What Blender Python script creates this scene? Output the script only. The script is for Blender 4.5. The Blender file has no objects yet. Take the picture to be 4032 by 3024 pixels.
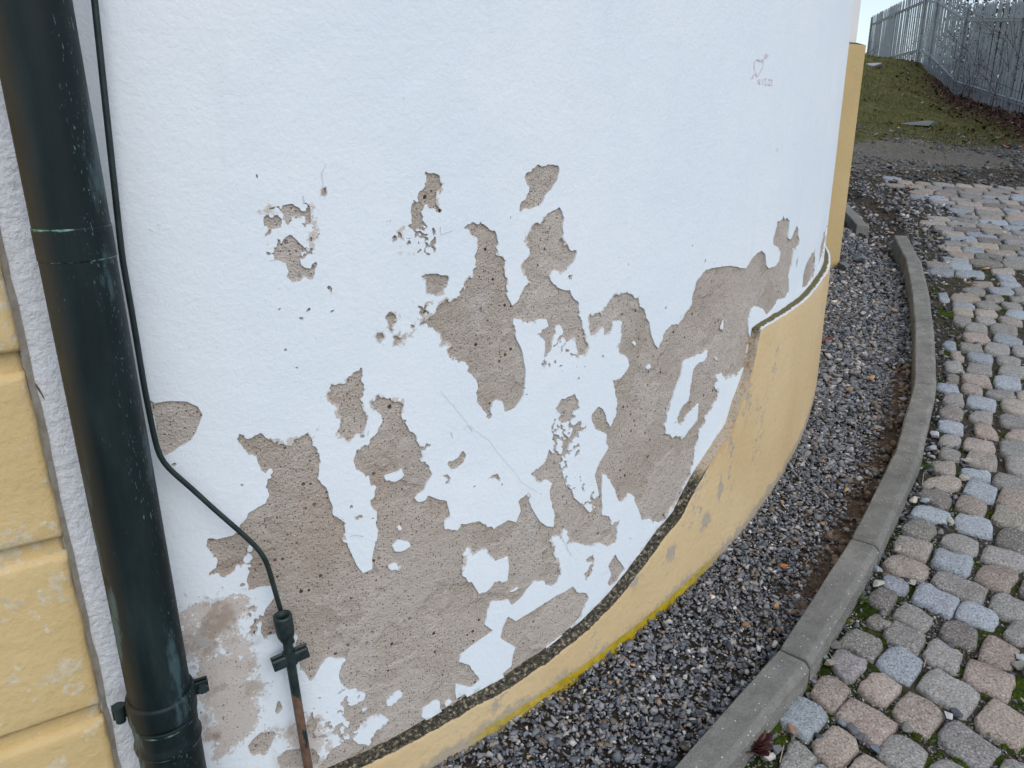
import bpy, bmesh, math, random
import numpy as np
from mathutils import Matrix, Vector
rng = np.random.default_rng(7)
random.seed(7)
SC = bpy.context.scene
COL = SC.collection

# ------------------------------------------------------------------ camera, sky, sun, exposure
F_PX, CX, CY = 3028.0, 2016.0, 1512.0
_d = np.array([2119 - CX, -(10600 - CY), -F_PX]); _d /= np.linalg.norm(_d)
_up = -_d
_f = np.array([0, 0, -1.0]); _Y = _f - _up * _f.dot(_up); _Y /= np.linalg.norm(_Y)
ROT = np.array([np.cross(_Y, _up), _Y, _up])
cd = bpy.data.cameras.new('camera'); cam = bpy.data.objects.new('camera', cd); COL.objects.link(cam)
cd.sensor_width = 36.0; cd.lens = 36.0 * F_PX / 4032.0; cd.clip_start = 0.02; cd.clip_end = 2000
cam.matrix_world = Matrix([list(ROT[0]) + [0], list(ROT[1]) + [0], list(ROT[2]) + [0], [0, 0, 0, 1]])
SC.camera = cam

SUN_EL, SUN_AZ = math.radians(48), math.radians(150)
world = bpy.data.worlds.new('World'); SC.world = world; world.use_nodes = True
wn, wl = world.node_tree.nodes, world.node_tree.links
wn.clear()
sky = wn.new('ShaderNodeTexSky'); sky.sky_type = 'NISHITA'; sky.sun_disc = False
sky.sun_elevation = SUN_EL; sky.sun_rotation = SUN_AZ
sky.air_density = 1.0; sky.dust_density = 1.0; sky.ozone_density = 1.0
hsv = wn.new('ShaderNodeHueSaturation'); hsv.inputs['Saturation'].default_value = 0.72
bg = wn.new('ShaderNodeBackground'); bg.inputs['Strength'].default_value = 0.115
wo = wn.new('ShaderNodeOutputWorld')
wl.new(sky.outputs[0], hsv.inputs['Color']); wl.new(hsv.outputs[0], bg.inputs['Color']); wl.new(bg.outputs[0], wo.inputs['Surface'])
sl = bpy.data.lights.new('sun', 'SUN'); sun = bpy.data.objects.new('sun', sl); COL.objects.link(sun)
sl.energy = 0.75; sl.angle = math.radians(60); sl.color = (1.0, 0.97, 0.92)
_sd = Vector((math.sin(SUN_AZ) * math.cos(SUN_EL), math.cos(SUN_AZ) * math.cos(SUN_EL), math.sin(SUN_EL)))
sun.rotation_euler = _sd.to_track_quat('Z', 'Y').to_euler(); sun.location = _sd * 30
SC.view_settings.view_transform = 'Standard'
SC.view_settings.look = 'None'; SC.view_settings.gamma = 1; SC.view_settings.use_curve_mapping = False
SC.view_settings.exposure = 0.73

# ------------------------------------------------------------------ helpers: pixels of the photo -> places in the scene
def ray(p):
    p = np.asarray(p, float).reshape(-1, 2)
    c = np.stack([(p[:, 0] - CX) / F_PX, -(p[:, 1] - CY) / F_PX, -np.ones(len(p))], 1)
    return c @ ROT.T
SLOPE = 0.18
def on_plane(p, h):
    r = ray(p); t = -h / (r[:, 2] - SLOPE * r[:, 1]); return r * t[:, None]
C = np.array([-1.97, 4.13]); RW = 3.384; RP = 3.41
def on_cyl(p, r=RW):
    d = ray(p); a = d[:, 0] ** 2 + d[:, 1] ** 2; b = -(d[:, :2] @ C); c = C @ C - r * r
    t = (-b - np.sqrt(np.maximum(b * b - a * c, 0))) / a
    return d * t[:, None]
def theta_of(P): return np.arctan2(P[:, 0] - C[0], -(P[:, 1] - C[1]))
def cyl_pt(th, r, z): return np.stack([C[0] + r * np.sin(th), C[1] - r * np.cos(th), z + 0 * th], -1)
TILES = dict(V=(0, 0, 4032 / 2212), A=(1344, 504, .60759), B=(1344, 1512, .60759), D=(2688, 1008, .60759), F=(2688, 0, .60759),
             L=(0, 0, .60759), E=(0, 1008, .60759), K=(0, 2016, .60759), G=(1344, 2300, .60759), H=(900, 2300, .43636), Z=(3000, 800, .36166),
             T1=(2832, 2424, .36166), T2=(3432, 2574, .27125), T3=(3432, 2124, .27125), T4=(3432, 1674, .27125),
             T5=(3432, 1374, .27125), T6=(3432, 1050, .27125), N=(3300, 0, .33092), W=(2900, 150, .15068))
def px(tile, pts):
    x0, y0, s = TILES[tile]; p = np.asarray(pts, float).reshape(-1, 2)
    return p * s + [x0, y0]
def multi(*parts): return np.concatenate([px(t, p) for t, p in parts])

def hash2(i, j, seed):
    n = (i.astype(np.int64) * 374761393 + j.astype(np.int64) * 668265263 + seed * 1442695041) & 0x7fffffff
    n = ((n ^ (n >> 13)) * 1274126177) & 0x7fffffff
    return ((n ^ (n >> 16)) & 0xffff) / 65535.0
def vnoise(x, y, seed=0):
    xi, yi = np.floor(x), np.floor(y); fx, fy = x - xi, y - yi
    fx = fx * fx * (3 - 2 * fx); fy = fy * fy * (3 - 2 * fy)
    a, b = hash2(xi, yi, seed), hash2(xi + 1, yi, seed); c, d = hash2(xi, yi + 1, seed), hash2(xi + 1, yi + 1, seed)
    return (a + (b - a) * fx) * (1 - fy) + (c + (d - c) * fx) * fy
def fbm(x, y, sc, octs=3, seed=0, gain=.55):
    v = 0; a = 1; t = 0
    for k in range(octs):
        v = v + a * (vnoise(x * sc * 2 ** k, y * sc * 2 ** k, seed + k * 17) - .5); t += a; a *= gain
    return v / t * 2          # about -1..1

# ------------------------------------------------------------------ helpers: objects
def link(o, parent=None):
    COL.objects.link(o)
    if parent is not None: o.parent = parent
    return o
def tag(o, label=None, cat=None, group=None, kind=None):
    if label: o['label'] = label
    if cat: o['category'] = cat
    if group: o['group'] = group
    if kind: o['kind'] = kind
    return o
def empty(name, loc, **kw):
    o = bpy.data.objects.new(name, None); o.location = loc; o.empty_display_size = .1
    link(o); tag(o, **kw); return o
def mesh_obj(name, verts, faces, mat, parent=None, smooth=False, loc=None, attrs=None, cols=None):
    """verts are world coordinates; the object's origin goes to loc (or the parent's location)"""
    me = bpy.data.meshes.new(name)
    verts = np.asarray(verts, float)
    origin = np.zeros(3)
    if loc is not None: origin = np.asarray(loc, float)
    elif parent is not None: origin = np.array(world_loc(parent))
    v = verts - origin
    if isinstance(faces, np.ndarray):
        n = faces.shape[1]
        me.vertices.add(len(v)); me.vertices.foreach_set('co', v.astype(np.float32).ravel())
        me.loops.add(faces.size); me.loops.foreach_set('vertex_index', faces.astype(np.int32).ravel())
        me.polygons.add(len(faces)); me.polygons.foreach_set('loop_start', np.arange(0, faces.size, n, dtype=np.int32))
        me.polygons.foreach_set('loop_total', np.full(len(faces), n, np.int32))
        me.update(calc_edges=True); me.validate()
    else:
        me.from_pydata([tuple(p) for p in v], [], faces); me.update()
    if attrs:
        for k, a in attrs.items():
            at = me.attributes.new(k, 'FLOAT', 'POINT'); at.data.foreach_set('value', np.asarray(a, np.float32))
    if cols is not None:
        at = me.attributes.new('Col', 'FLOAT_COLOR', 'POINT')
        c = np.concatenate([np.asarray(cols, np.float32), np.ones((len(cols), 1), np.float32)], 1)
        at.data.foreach_set('color', c.ravel())
    if smooth: me.polygons.foreach_set('use_smooth', np.ones(len(me.polygons), bool))
    me.materials.append(mat)
    o = bpy.data.objects.new(name, me); link(o, parent)
    if parent is not None:
        o.location = tuple(origin - np.array(world_loc(parent)))
    else: o.location = tuple(origin)
    return o
def world_loc(o):
    p = Vector((0, 0, 0))
    while o is not None: p = p + Vector(o.location); o = o.parent
    return p
def grid_faces(nu, nv, close_u=False):
    """vertex (i,j) at i*nv+j"""
    i = np.arange(nu if close_u else nu - 1); j = np.arange(nv - 1)
    I, J = np.meshgrid(i, j, indexing='ij'); I2 = (I + 1) % nu
    return np.stack([I * nv + J, I2 * nv + J, I2 * nv + J + 1, I * nv + J + 1], -1).reshape(-1, 4)
def tube(pts, rad, n=12, caps=True):
    pts = np.asarray(pts, float); rad = np.broadcast_to(rad, (len(pts),)).astype(float)
    V, Fc = [], []
    tang = np.gradient(pts, axis=0); tang /= np.linalg.norm(tang, axis=1)[:, None]
    ref = np.array([0.3, -1, 0.1]); 
    a = np.linspace(0, 2 * np.pi, n, endpoint=False)
    for p, t, r in zip(pts, tang, rad):
        u = np.cross(t, ref); u /= np.linalg.norm(u); w = np.cross(t, u)
        V.append(p + r * (np.cos(a)[:, None] * u + np.sin(a)[:, None] * w))
    V = np.concatenate(V); k = len(pts)
    Fc = [(i * n + j, (i * n + (j + 1) % n), ((i + 1) * n + (j + 1) % n), (i + 1) * n + j) for i in range(k - 1) for j in range(n)]
    if caps: Fc += [tuple(range(n))[::-1], tuple((k - 1) * n + j for j in range(n))]
    return V, Fc
def merge(*parts):
    V, Fc, o = [], [], 0
    for v, f in parts:
        V.append(np.asarray(v)); Fc += [tuple(i + o for i in q) for q in f]; o += len(v)
    return np.concatenate(V), Fc
def box(c, ax, half, bev=0.0):
    """oriented box: ax rows are the axes, half the half sizes; bevelled by shrinking the end loops"""
    c = np.asarray(c, float); ax = np.asarray(ax, float); hx, hy, hz = half
    V, Fc = [], []
    b = min(bev, hx * .9, hy * .9, hz * .9)
    levels = [(-hz, b), (-hz + b, 0), (hz - b, 0), (hz, b)] if b > 0 else [(-hz, 0), (hz, 0)]
    for z, s in levels:
        x, y = hx - s, hy - s
        cb = b * .6 if s == 0 else b * .3
        ring = [(-x + cb, -y), (x - cb, -y), (x, -y + cb), (x, y - cb), (x - cb, y), (-x + cb, y), (-x, y - cb), (-x, -y + cb)] if b > 0 else [(-x, -y), (x, -y), (x, y), (-x, y)]
        for u, w in ring: V.append(c + u * ax[0] + w * ax[1] + z * ax[2])
    n = len(V) // len(levels)
    for l in range(len(levels) - 1):
        for j in range(n): Fc.append((l * n + j, l * n + (j + 1) % n, (l + 1) * n + (j + 1) % n, (l + 1) * n + j))
    Fc += [tuple(range(n))[::-1], tuple((len(levels) - 1) * n + j for j in range(n))]
    return np.array(V), Fc

# ------------------------------------------------------------------ helpers: materials
class Mat:
    def __init__(s, name, rough=.85, spec=.3, metallic=0):
        s.m = bpy.data.materials.new(name); s.m.use_nodes = True
        s.t = s.m.node_tree; s.n = s.t.nodes; s.l = s.t.links
        s.b = s.n['Principled BSDF']; s.b.inputs['Roughness'].default_value = rough
        s.b.inputs['Specular IOR Level'].default_value = spec; s.b.inputs['Metallic'].default_value = metallic
        tc = s.n.new('ShaderNodeTexCoord'); s.obj = tc.outputs['Object']
        g = s.n.new('ShaderNodeNewGeometry'); s.pos = g.outputs['Position']; s.geo = g
    def _in(s, sock, v):
        if isinstance(v, bpy.types.NodeSocket): s.l.new(v, sock)
        elif isinstance(v, (tuple, list)) and len(v) == 3 and sock.type == 'RGBA': sock.default_value = (*v, 1)
        else: sock.default_value = v
    def noise(s, scale, detail=3, rough=.55, vec=None, dist=0):
        n = s.n.new('ShaderNodeTexNoise'); n.inputs['Scale'].default_value = scale; n.inputs['Detail'].default_value = detail
        n.inputs['Roughness'].default_value = rough; n.inputs['Distortion'].default_value = dist
        s.l.new(vec or s.pos, n.inputs['Vector']); return n.outputs['Fac']
    def voro(s, scale, vec=None, feature='F1', out='Distance', rand=1):
        n = s.n.new('ShaderNodeTexVoronoi'); n.feature = feature; n.inputs['Scale'].default_value = scale
        n.inputs['Randomness'].default_value = rand
        s.l.new(vec or s.pos, n.inputs['Vector']); return n.outputs[out]
    def stretch(s, sx, sy, sz, vec=None):
        n = s.n.new('ShaderNodeMapping'); n.inputs['Scale'].default_value = (sx, sy, sz); s.l.new(vec or s.pos, n.inputs['Vector']); return n.outputs[0]
    def ramp(s, fac, stops, interp='LINEAR'):
        n = s.n.new('ShaderNodeValToRGB'); e = n.color_ramp.elements; n.color_ramp.interpolation = interp
        while len(e) < len(stops): e.new(.5)
        for k, (p, c) in enumerate(stops):
            e[k].position = p; e[k].color = (*c, 1) if isinstance(c, (tuple, list)) else (c, c, c, 1)
        s._in(n.inputs['Fac'], fac); return n.outputs['Color']
    def step(s, fac, a, b):
        n = s.n.new('ShaderNodeMapRange'); n.interpolation_type = 'SMOOTHSTEP'
        n.inputs['From Min'].default_value = a; n.inputs['From Max'].default_value = b; s._in(n.inputs['Value'], fac); return n.outputs[0]
    def math(s, op, a, b=0.0):
        n = s.n.new('ShaderNodeMath'); n.operation = op; s._in(n.inputs[0], a); s._in(n.inputs[1], b); return n.outputs[0]
    def mix(s, fac, a, b, mode='MIX'):
        n = s.n.new('ShaderNodeMix'); n.data_type = 'RGBA'; n.blend_type = mode
        s._in(n.inputs[0], fac); s._in(n.inputs[6], a); s._in(n.inputs[7], b); return n.outputs[2]
    def attr(s, name, out='Fac'):
        n = s.n.new('ShaderNodeAttribute'); n.attribute_name = name; return n.outputs[out]
    def objinfo(s, out):
        n = s.n.new('ShaderNodeObjectInfo'); return n.outputs[out]
    def sepz(s, vec=None, out='Z'):
        n = s.n.new('ShaderNodeSeparateXYZ'); s.l.new(vec or s.pos, n.inputs[0]); return n.outputs[out]
    def bump(s, height, strength=.5, dist=.003, normal=None):
        n = s.n.new('ShaderNodeBump'); n.inputs['Strength'].default_value = strength; n.inputs['Distance'].default_value = dist
        s.l.new(height, n.inputs['Height'])
        if normal is not None: s.l.new(normal, n.inputs['Normal'])
        return n.outputs[0]
    def done(s, color=None, normal=None, rough=None):
        if color is not None: s._in(s.b.inputs['Base Color'], color)
        if normal is not None: s.l.new(normal, s.b.inputs['Normal'])
        if rough is not None: s._in(s.b.inputs['Roughness'], rough)
        return s.m

MORTAR_A, MORTAR_B = (.485, .418, .352), (.65, .585, .52)
def mortar_color(M):
    base = M.ramp(M.noise(5, 5, .65), [(.34, MORTAR_A), (.68, MORTAR_B)])
    base = M.mix(M.step(M.noise(420, 2), .45, .75), base, (.36, .29, .24))
    cell = M.voro(95, out='Color'); cd_ = M.voro(95)
    r = M.sepz(cell, 'X')
    spot = M.math('MULTIPLY', M.math('LESS_THAN', cd_, M.math('MULTIPLY', M.sepz(cell, 'Z'), .36)), M.math('GREATER_THAN', r, M.math('ADD', .64, M.math('MULTIPLY', M.noise(4, 2), .40))))
    base = M.mix(spot, base, M.ramp(M.sepz(cell, 'Y'), [(0, (.075, .045, .035)), (.45, (.12, .055, .04)), (.8, (.17, .13, .12)), (.9, (.62, .56, .5))], 'CONSTANT'))
    cell2 = M.voro(230, out='Color'); cd2 = M.voro(230)
    base = M.mix(M.math('MULTIPLY', M.step(M.noise(4.2, 4, .55), .49, .525), .42), base, (.63, .575, .52))
    warm = M.step(M.noise(3.2, 4, .6, M.stretch(1, 1, .8)), .52, .70)
    base = M.mix(M.math('MULTIPLY', warm, .45), base, (.46, .345, .26))
    spot2 = M.math('MULTIPLY', M.math('LESS_THAN', cd2, .32), M.math('GREATER_THAN', M.sepz(cell2, 'X'), .76))
    base = M.mix(spot2, base, M.ramp(M.sepz(cell2, 'Y'), [(0, (.17, .115, .09)), (.6, (.25, .14, .10)), (.85, (.62, .57, .5))], 'CONSTANT'))
    res = M.step(M.math('ADD', M.math('MULTIPLY', M.noise(6.5, 6, .72), .8), M.math('MULTIPLY', M.noise(150, 2, .6), .2)), .545, .66)
    base = M.mix(M.math('MULTIPLY', res, .5), base, (.63, .60, .57))
    return base
def mat_mortar():
    M = Mat('bare_render', .95, .15)
    h = M.math('ADD', M.math('ADD', M.noise(260, 3, .7), M.math('MULTIPLY', M.noise(38, 4, .6), 1.6)), M.math('MULTIPLY', M.step(M.noise(4.2, 4, .55), .49, .525), .55))
    return M.done(mortar_color(M), M.bump(h, 1.0, .006))
def stucco_height(M):
    a = M.noise(120, 4, .6); b = M.noise(300, 3, .6); c = M.noise(28, 3, .5)
    return M.math('ADD', M.math('ADD', M.math('MULTIPLY', a, 1.0), M.math('MULTIPLY', b, .4)), M.math('MULTIPLY', c, 1.1))
def mat_paint():
    M = Mat('white_wall_paint', .8, .25)
    base = M.ramp(M.noise(2.2, 4, .6), [(.3, (.715, .785, .835)), (.7, (.775, .83, .87))])
    streak = M.step(M.noise(7, 4, .6, M.stretch(3, 3, .25)), .55, .8)
    base = M.mix(M.math('MULTIPLY', streak, .28), base, (.62, .685, .73))
    patch = M.step(M.noise(1.1, 5, .7), .48, .62)
    base = M.mix(M.math('MULTIPLY', patch, .35), base, (.80, .835, .865))
    dirt = M.math('MULTIPLY', M.step(M.noise(320, 2, .6), .70, .80), M.step(M.noise(9, 3), .5, .72))
    base = M.mix(M.math('MULTIPLY', dirt, .55), base, (.42, .40, .38))
    # worn-through whitewash at the foot of the wall
    w = M.attr('wash')
    n1 = M.math('ADD', M.math('MULTIPLY', M.math('ADD', M.math('MULTIPLY', M.math('SUBTRACT', M.noise(15, 7, .76), .5), 1.35), .5), .8), M.math('MULTIPLY', M.noise(190, 3, .7), .2))
    wear = M.step(M.math('ADD', n1, M.math('MULTIPLY', w, .33)), .70, .75)
    thin = M.mix(M.math('ADD', M.math('MULTIPLY', M.noise(60, 4, .7), .55), .02), mortar_color(M), (.60, .60, .61))
    base = M.mix(wear, base, thin)
    brown = M.math('MULTIPLY', M.step(M.noise(13, 3, .55), .53, .64), M.step(w, .35, .8))
    base = M.mix(M.math('MULTIPLY', brown, .7), base, (.27, .20, .145))
    gr = M.attr('grime')
    g2 = M.step(M.math('ADD', M.noise(45, 5, .7), gr), 1.0, 1.25)
    base = M.mix(M.math('MULTIPLY', g2, .6), base, (.30, .29, .27))
    return M.done(base, M.bump(stucco_height(M), .32, .0034))
def mat_yellow(name, a, b, attrs=False, flake=.0):
    M = Mat(name, .85, .25)
    base = M.ramp(M.noise(3, 4, .6), [(.3, a), (.7, b)])
    base = M.mix(M.math('MULTIPLY', M.step(M.noise(60, 4, .7), .55, .75), .25), base, tuple(x * .8 for x in a))
    if flake:
        fl = M.step(M.math('ADD', M.math('MULTIPLY', M.noise(8, 6, .72), .8), M.math('MULTIPLY', M.noise(75, 3), .2)), flake, flake + .02)
        base = M.mix(fl, base, M.ramp(M.noise(90, 3), [(.35, (.56, .46, .28)), (.65, (.67, .58, .41))]))
        st = M.step(M.noise(8, 4, .65), .62, .78)
        base = M.mix(M.math('MULTIPLY', st, .3), base, (.33, .25, .15))
    h = M.math('ADD', M.noise(60, 5, .65), M.math('MULTIPLY', M.noise(16, 3), .9))
    if attrs:
        n = M.noise(55, 5, .72); nb = M.noise(9, 4, .6)
        # grey weathering and the vivid lichen line at the foot, black growth under the ledge
        grey = M.step(M.math('SUBTRACT', M.math('ADD', M.math('MULTIPLY', n, .5), M.math('MULTIPLY', nb, .5)), M.math('MULTIPLY', M.attr('foot'), 6.0)), .27, .40)
        base = M.mix(M.math('MULTIPLY', grey, .75), base, (.36, .32, .26))
        patch = M.math('MULTIPLY', M.step(M.math('ADD', M.math('MULTIPLY', n, .4), M.math('MULTIPLY', M.noise(6, 3, .5, M.stretch(1.6, 1.6, .55)), .6)), .585, .645), M.step(M.attr('foot'), .02, .07))
        base = M.mix(M.math('MULTIPLY', patch, .8), base, (.33, .31, .28))
        sn = M.step(M.math('ADD', M.attr('stain'), M.math('MULTIPLY', M.math('SUBTRACT', M.noise(38, 6, .75), .5), 2.2)), .45, .75)
        base = M.mix(M.math('MULTIPLY', sn, .75), base, (.34, .32, .295))
        lich = M.math('MULTIPLY', M.step(M.math('ADD', M.attr('foot'), M.math('MULTIPLY', M.math('SUBTRACT', n, .5), .03)), .026, .018), M.attr('lichen'))
        base = M.mix(lich, base, M.ramp(n, [(.35, (.36, .25, .012)), (.65, (.58, .42, .02))]))
        blk = M.step(M.math('SUBTRACT', M.attr('mould'), M.math('ADD', M.math('MULTIPLY', M.attr('top'), 140.0), M.math('MULTIPLY', M.math('SUBTRACT', n, .5), 1.9))), .25, .55)
        base = M.mix(blk, base, M.ramp(M.noise(160, 3), [(.35, (.03, .027, .022)), (.7, (.12, .105, .075))]))
        rust = M.step(M.math('SUBTRACT', M.attr('rust'), M.math('ADD', M.math('MULTIPLY', M.attr('top'), 16.0), M.math('MULTIPLY', n, 1.2))), .0, .3)
        base = M.mix(M.math('MULTIPLY', rust, .65), base, (.50, .33, .17))
    return M.done(base, M.bump(h, .65, .0045))
def mat_ledge():
    M = Mat('mossy_ledge_render', .95, .15)
    n = M.noise(120, 4, .7)
    blk = M.ramp(n, [(.36, (.025, .023, .019)), (.54, (.09, .08, .058)), (.64, (.34, .295, .205)), (.74, (.52, .45, .34))])
    wht = M.ramp(M.math('ADD', M.math('MULTIPLY', M.noise(60, 4, .7), .55), M.math('MULTIPLY', M.attr('inner'), .62)), [(.42, (.72, .75, .78)), (.52, (.62, .62, .58)), (.58, (.17, .15, .07)), (.85, (.12, .105, .05))])
    rst = M.ramp(M.noise(80, 4, .7), [(.35, (.36, .22, .10)), (.5, (.52, .43, .32)), (.65, (.30, .28, .25))])
    c = M.mix(M.step(M.attr('rust'), .3, .8), blk, rst)
    c = M.mix(M.attr('pale'), c, wht)
    return M.done(c, M.bump(M.math('ADD', n, M.noise(30, 3)), 1.0, .006))
def mat_pipe():
    M = Mat('dark_patinated_copper', .5, .22, .0)
    base = M.ramp(M.noise(6, 6, .7, M.stretch(2, 2, .4)), [(.3, (.0045, .009, .010)), (.5, (.0085, .017, .0185)), (.72, (.022, .036, .037))])
    base = M.mix(M.math('MULTIPLY', M.attr('side'), .85), base, M.ramp(M.noise(6, 4, .6, M.stretch(2, 2, .3)), [(.3, (.040, .036, .026)), (.7, (.058, .054, .042))]))  # brownish reflected sheen down the pipe's left side, painted into the base colour
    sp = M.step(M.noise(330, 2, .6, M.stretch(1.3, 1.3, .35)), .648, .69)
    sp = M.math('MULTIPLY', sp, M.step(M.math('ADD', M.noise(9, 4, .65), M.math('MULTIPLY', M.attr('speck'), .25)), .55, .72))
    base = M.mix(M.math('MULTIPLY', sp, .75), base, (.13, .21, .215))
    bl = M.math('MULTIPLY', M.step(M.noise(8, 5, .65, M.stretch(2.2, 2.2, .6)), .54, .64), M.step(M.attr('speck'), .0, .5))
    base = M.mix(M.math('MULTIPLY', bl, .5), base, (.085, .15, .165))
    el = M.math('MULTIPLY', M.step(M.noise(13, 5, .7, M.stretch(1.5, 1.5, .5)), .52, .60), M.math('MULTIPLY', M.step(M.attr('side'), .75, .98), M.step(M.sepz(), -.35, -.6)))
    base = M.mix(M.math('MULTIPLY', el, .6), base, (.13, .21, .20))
    vg = M.step(M.math('ADD', M.attr('verdigris'), M.math('MULTIPLY', M.noise(22, 5, .75), 1.25)), 1.40, 1.56)
    base = M.mix(vg, base, M.ramp(M.noise(150, 3), [(.35, (.07, .16, .12)), (.65, (.20, .34, .26))]))
    return M.done(base, M.bump(M.noise(60, 3), .12, .001), rough=M.ramp(M.noise(25, 3), [(.3, .42), (.7, .6)]))
def mat_rod():
    M = Mat('dark_green_metal', .5, .4)
    base = M.ramp(M.noise(40, 4, .6), [(.3, (.010, .018, .019)), (.7, (.028, .045, .046))])
    rust = M.step(M.math('SUBTRACT', M.noise(22, 4, .6, M.stretch(1, 1, .4)), M.math('MULTIPLY', M.step(M.sepz(), -.94, -.89), .6)), .38, .43)
    base = M.mix(rust, base, M.ramp(M.noise(90, 3), [(.3, (.11, .062, .042)), (.7, (.19, .115, .08))]))
    return M.done(base, M.bump(M.noise(140, 3), .25, .001))
def mat_concrete(name, a, b):
    M = Mat(name, .9, .2)
    base = M.ramp(M.noise(9, 6, .75), [(.3, a), (.7, b)])
    base = M.mix(M.math('MULTIPLY', M.step(M.noise(38, 5, .7), .5, .7), .35), base, tuple(x * .62 for x in a))
    base = M.mix(M.math('MULTIPLY', M.step(M.noise(430, 2), .5, .7), .6), base, tuple(x * .6 for x in a))
    cell = M.voro(170, out='Color'); d = M.voro(170)
    chip = M.math('MULTIPLY', M.math('LESS_THAN', d, .27), M.math('GREATER_THAN', M.sepz(cell, 'X'), M.math('SUBTRACT', .945, M.math('MULTIPLY', M.attr('side'), .16))))
    base = M.mix(chip, base, (.62, .62, .6))
    base = M.mix(M.math('MULTIPLY', M.objinfo('Random'), .22), base, tuple(x * .62 for x in a))
    return M.done(base, M.bump(M.math('ADD', M.noise(300, 3, .7), M.noise(60, 4, .6)), .8, .004))
def granite(M, base):
    sp = M.noise(210, 3, .75)
    c = M.mix(M.step(sp, .52, .66), base, M.mix(1.0, base, (.36, .36, .37), 'MULTIPLY'))
    c = M.mix(M.math('MULTIPLY', M.step(sp, .46, .34), .55), c, (.62, .61, .6))
    st = M.step(M.noise(16, 4, .6), .5, .75)
    c = M.mix(M.math('MULTIPLY', st, .38), c, M.mix(1.0, base, (.52, .47, .40), 'MULTIPLY'))
    return c
def mat_cobble(stuff):
    M = Mat('granite_far' if stuff else 'granite', .8, .3)
    base = M.attr('Col', 'Color') if stuff else M.objinfo('Color')
    h = M.math('ADD', M.math('MULTIPLY', M.noise(190, 3, .7), .35), M.noise(36, 4, .6))
    return M.done(granite(M, base), M.bump(h, .8, .006))
def mat_vcol(name, rough=.85, grain=260, amt=.5, bump=.3):
    M = Mat(name, rough, .25); base = M.attr('Col', 'Color')
    c = M.mix(M.math('MULTIPLY', M.step(M.noise(grain, 3, .7), .45, .7), amt), base, M.mix(1.0, base, (.5, .5, .5), 'MULTIPLY'))
    return M.done(c, M.bump(M.noise(grain * .6, 3), bump, .002))
def mat_obj(name, rough=.8, grain=150):
    M = Mat(name, rough, .3); base = M.objinfo('Color')
    c = M.mix(M.math('MULTIPLY', M.step(M.noise(grain, 3, .7), .45, .7), .5), base, M.mix(1.0, base, (.45, .45, .45), 'MULTIPLY'))
    return M.done(c, M.bump(M.noise(grain, 3), .4, .002))
def mat_ground():
    M = Mat('soil_and_turf', .95, .1)
    grit = M.ramp(M.noise(60, 5, .75), [(.3, (.085, .077, .064)), (.5, (.155, .142, .12)), (.72, (.30, .28, .245))])
    soil = M.ramp(M.noise(35, 5, .7), [(.3, (.038, .032, .025)), (.7, (.115, .095, .072))])
    brown = M.ramp(M.noise(40, 5, .7), [(.3, (.10, .068, .048)), (.7, (.24, .175, .125))])
    grass = M.ramp(M.noise(5, 5, .75), [(.28, (.055, .058, .018)), (.5, (.105, .105, .034)), (.72, (.165, .14, .065))])
    grass = M.mix(M.math('MULTIPLY', M.step(M.noise(23, 4, .75), .5, .68), .7), grass, (.030, .033, .011))
    litter = M.ramp(M.noise(22, 5, .8), [(.3, (.025, .016, .011)), (.55, (.075, .042, .028)), (.75, (.16, .10, .07))])
    moss = M.ramp(M.noise(120, 4, .7), [(.3, (.012, .024, .003)), (.7, (.06, .085, .012))])
    nz = M.math('MULTIPLY', M.math('SUBTRACT', M.noise(9, 5, .7), .5), 1.1)
    c = M.mix(M.step(M.math('ADD', M.attr('soil'), nz), .35, .65), grit, soil)
    c = M.mix(M.step(M.math('ADD', M.attr('brown'), nz), .40, .6), c, brown)
    c = M.mix(M.step(M.math('ADD', M.attr('moss'), M.math('MULTIPLY', M.math('SUBTRACT', M.noise(14, 4, .7), .5), 2.2)), .55, .72), c, moss)
    c = M.mix(M.step(M.math('ADD', M.attr('grass'), nz), .40, .62), c, grass)
    c = M.mix(M.step(M.math('ADD', M.attr('litter'), nz), .42, .62), c, litter)
    h = M.math('ADD', M.noise(90, 5, .75), M.math('MULTIPLY', M.noise(12, 4), 2))
    return M.done(c, M.bump(h, .9, .015))
def mat_simple(name, a, b, scale=20, rough=.85, bump=.3, spec=.25, metallic=0):
    M = Mat(name, rough, spec, metallic)
    return M.done(M.ramp(M.noise(scale, 4, .65), [(.3, a), (.7, b)]), M.bump(M.noise(scale * 2, 3), bump, .003))

m_mortar, m_paint, m_ledge = mat_mortar(), mat_paint(), mat_ledge()
m_plinth = mat_yellow('yellow_plinth_paint', (.60, .44, .235), (.67, .515, .30), attrs=True)
m_quoin = mat_yellow('yellow_quoin_paint', (.60, .44, .205), (.67, .51, .265), flake=.522)
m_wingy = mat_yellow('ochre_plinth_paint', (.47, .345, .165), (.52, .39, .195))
m_pipe, m_rod = mat_pipe(), mat_rod()
m_kerb = mat_concrete('kerb_concrete', (.155, .151, .136), (.31, .302, .268))
m_cob, m_cobfar = mat_cobble(False), mat_cobble(True)
m_chip = mat_vcol('stone_chips', .75, 240, .45, .3)
m_stone = mat_obj('loose_stone')
m_ground = mat_ground()
m_moss = mat_simple('moss_cushion', (.012, .026, .003), (.075, .105, .012), 170, .95, 1.0, .1)
m_galv = mat_simple('galvanised_steel', (.28, .295, .297), (.45, .465, .465), 9, .6, .1, .4, .1)
m_dark = mat_simple('ledge_moss', (.02, .02, .012), (.10, .095, .05), 60)
m_greyw = mat_simple('grey_white_wall_paint', (.66, .65, .63), (.72, .71, .69), 4)
m_sidew = None

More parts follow.
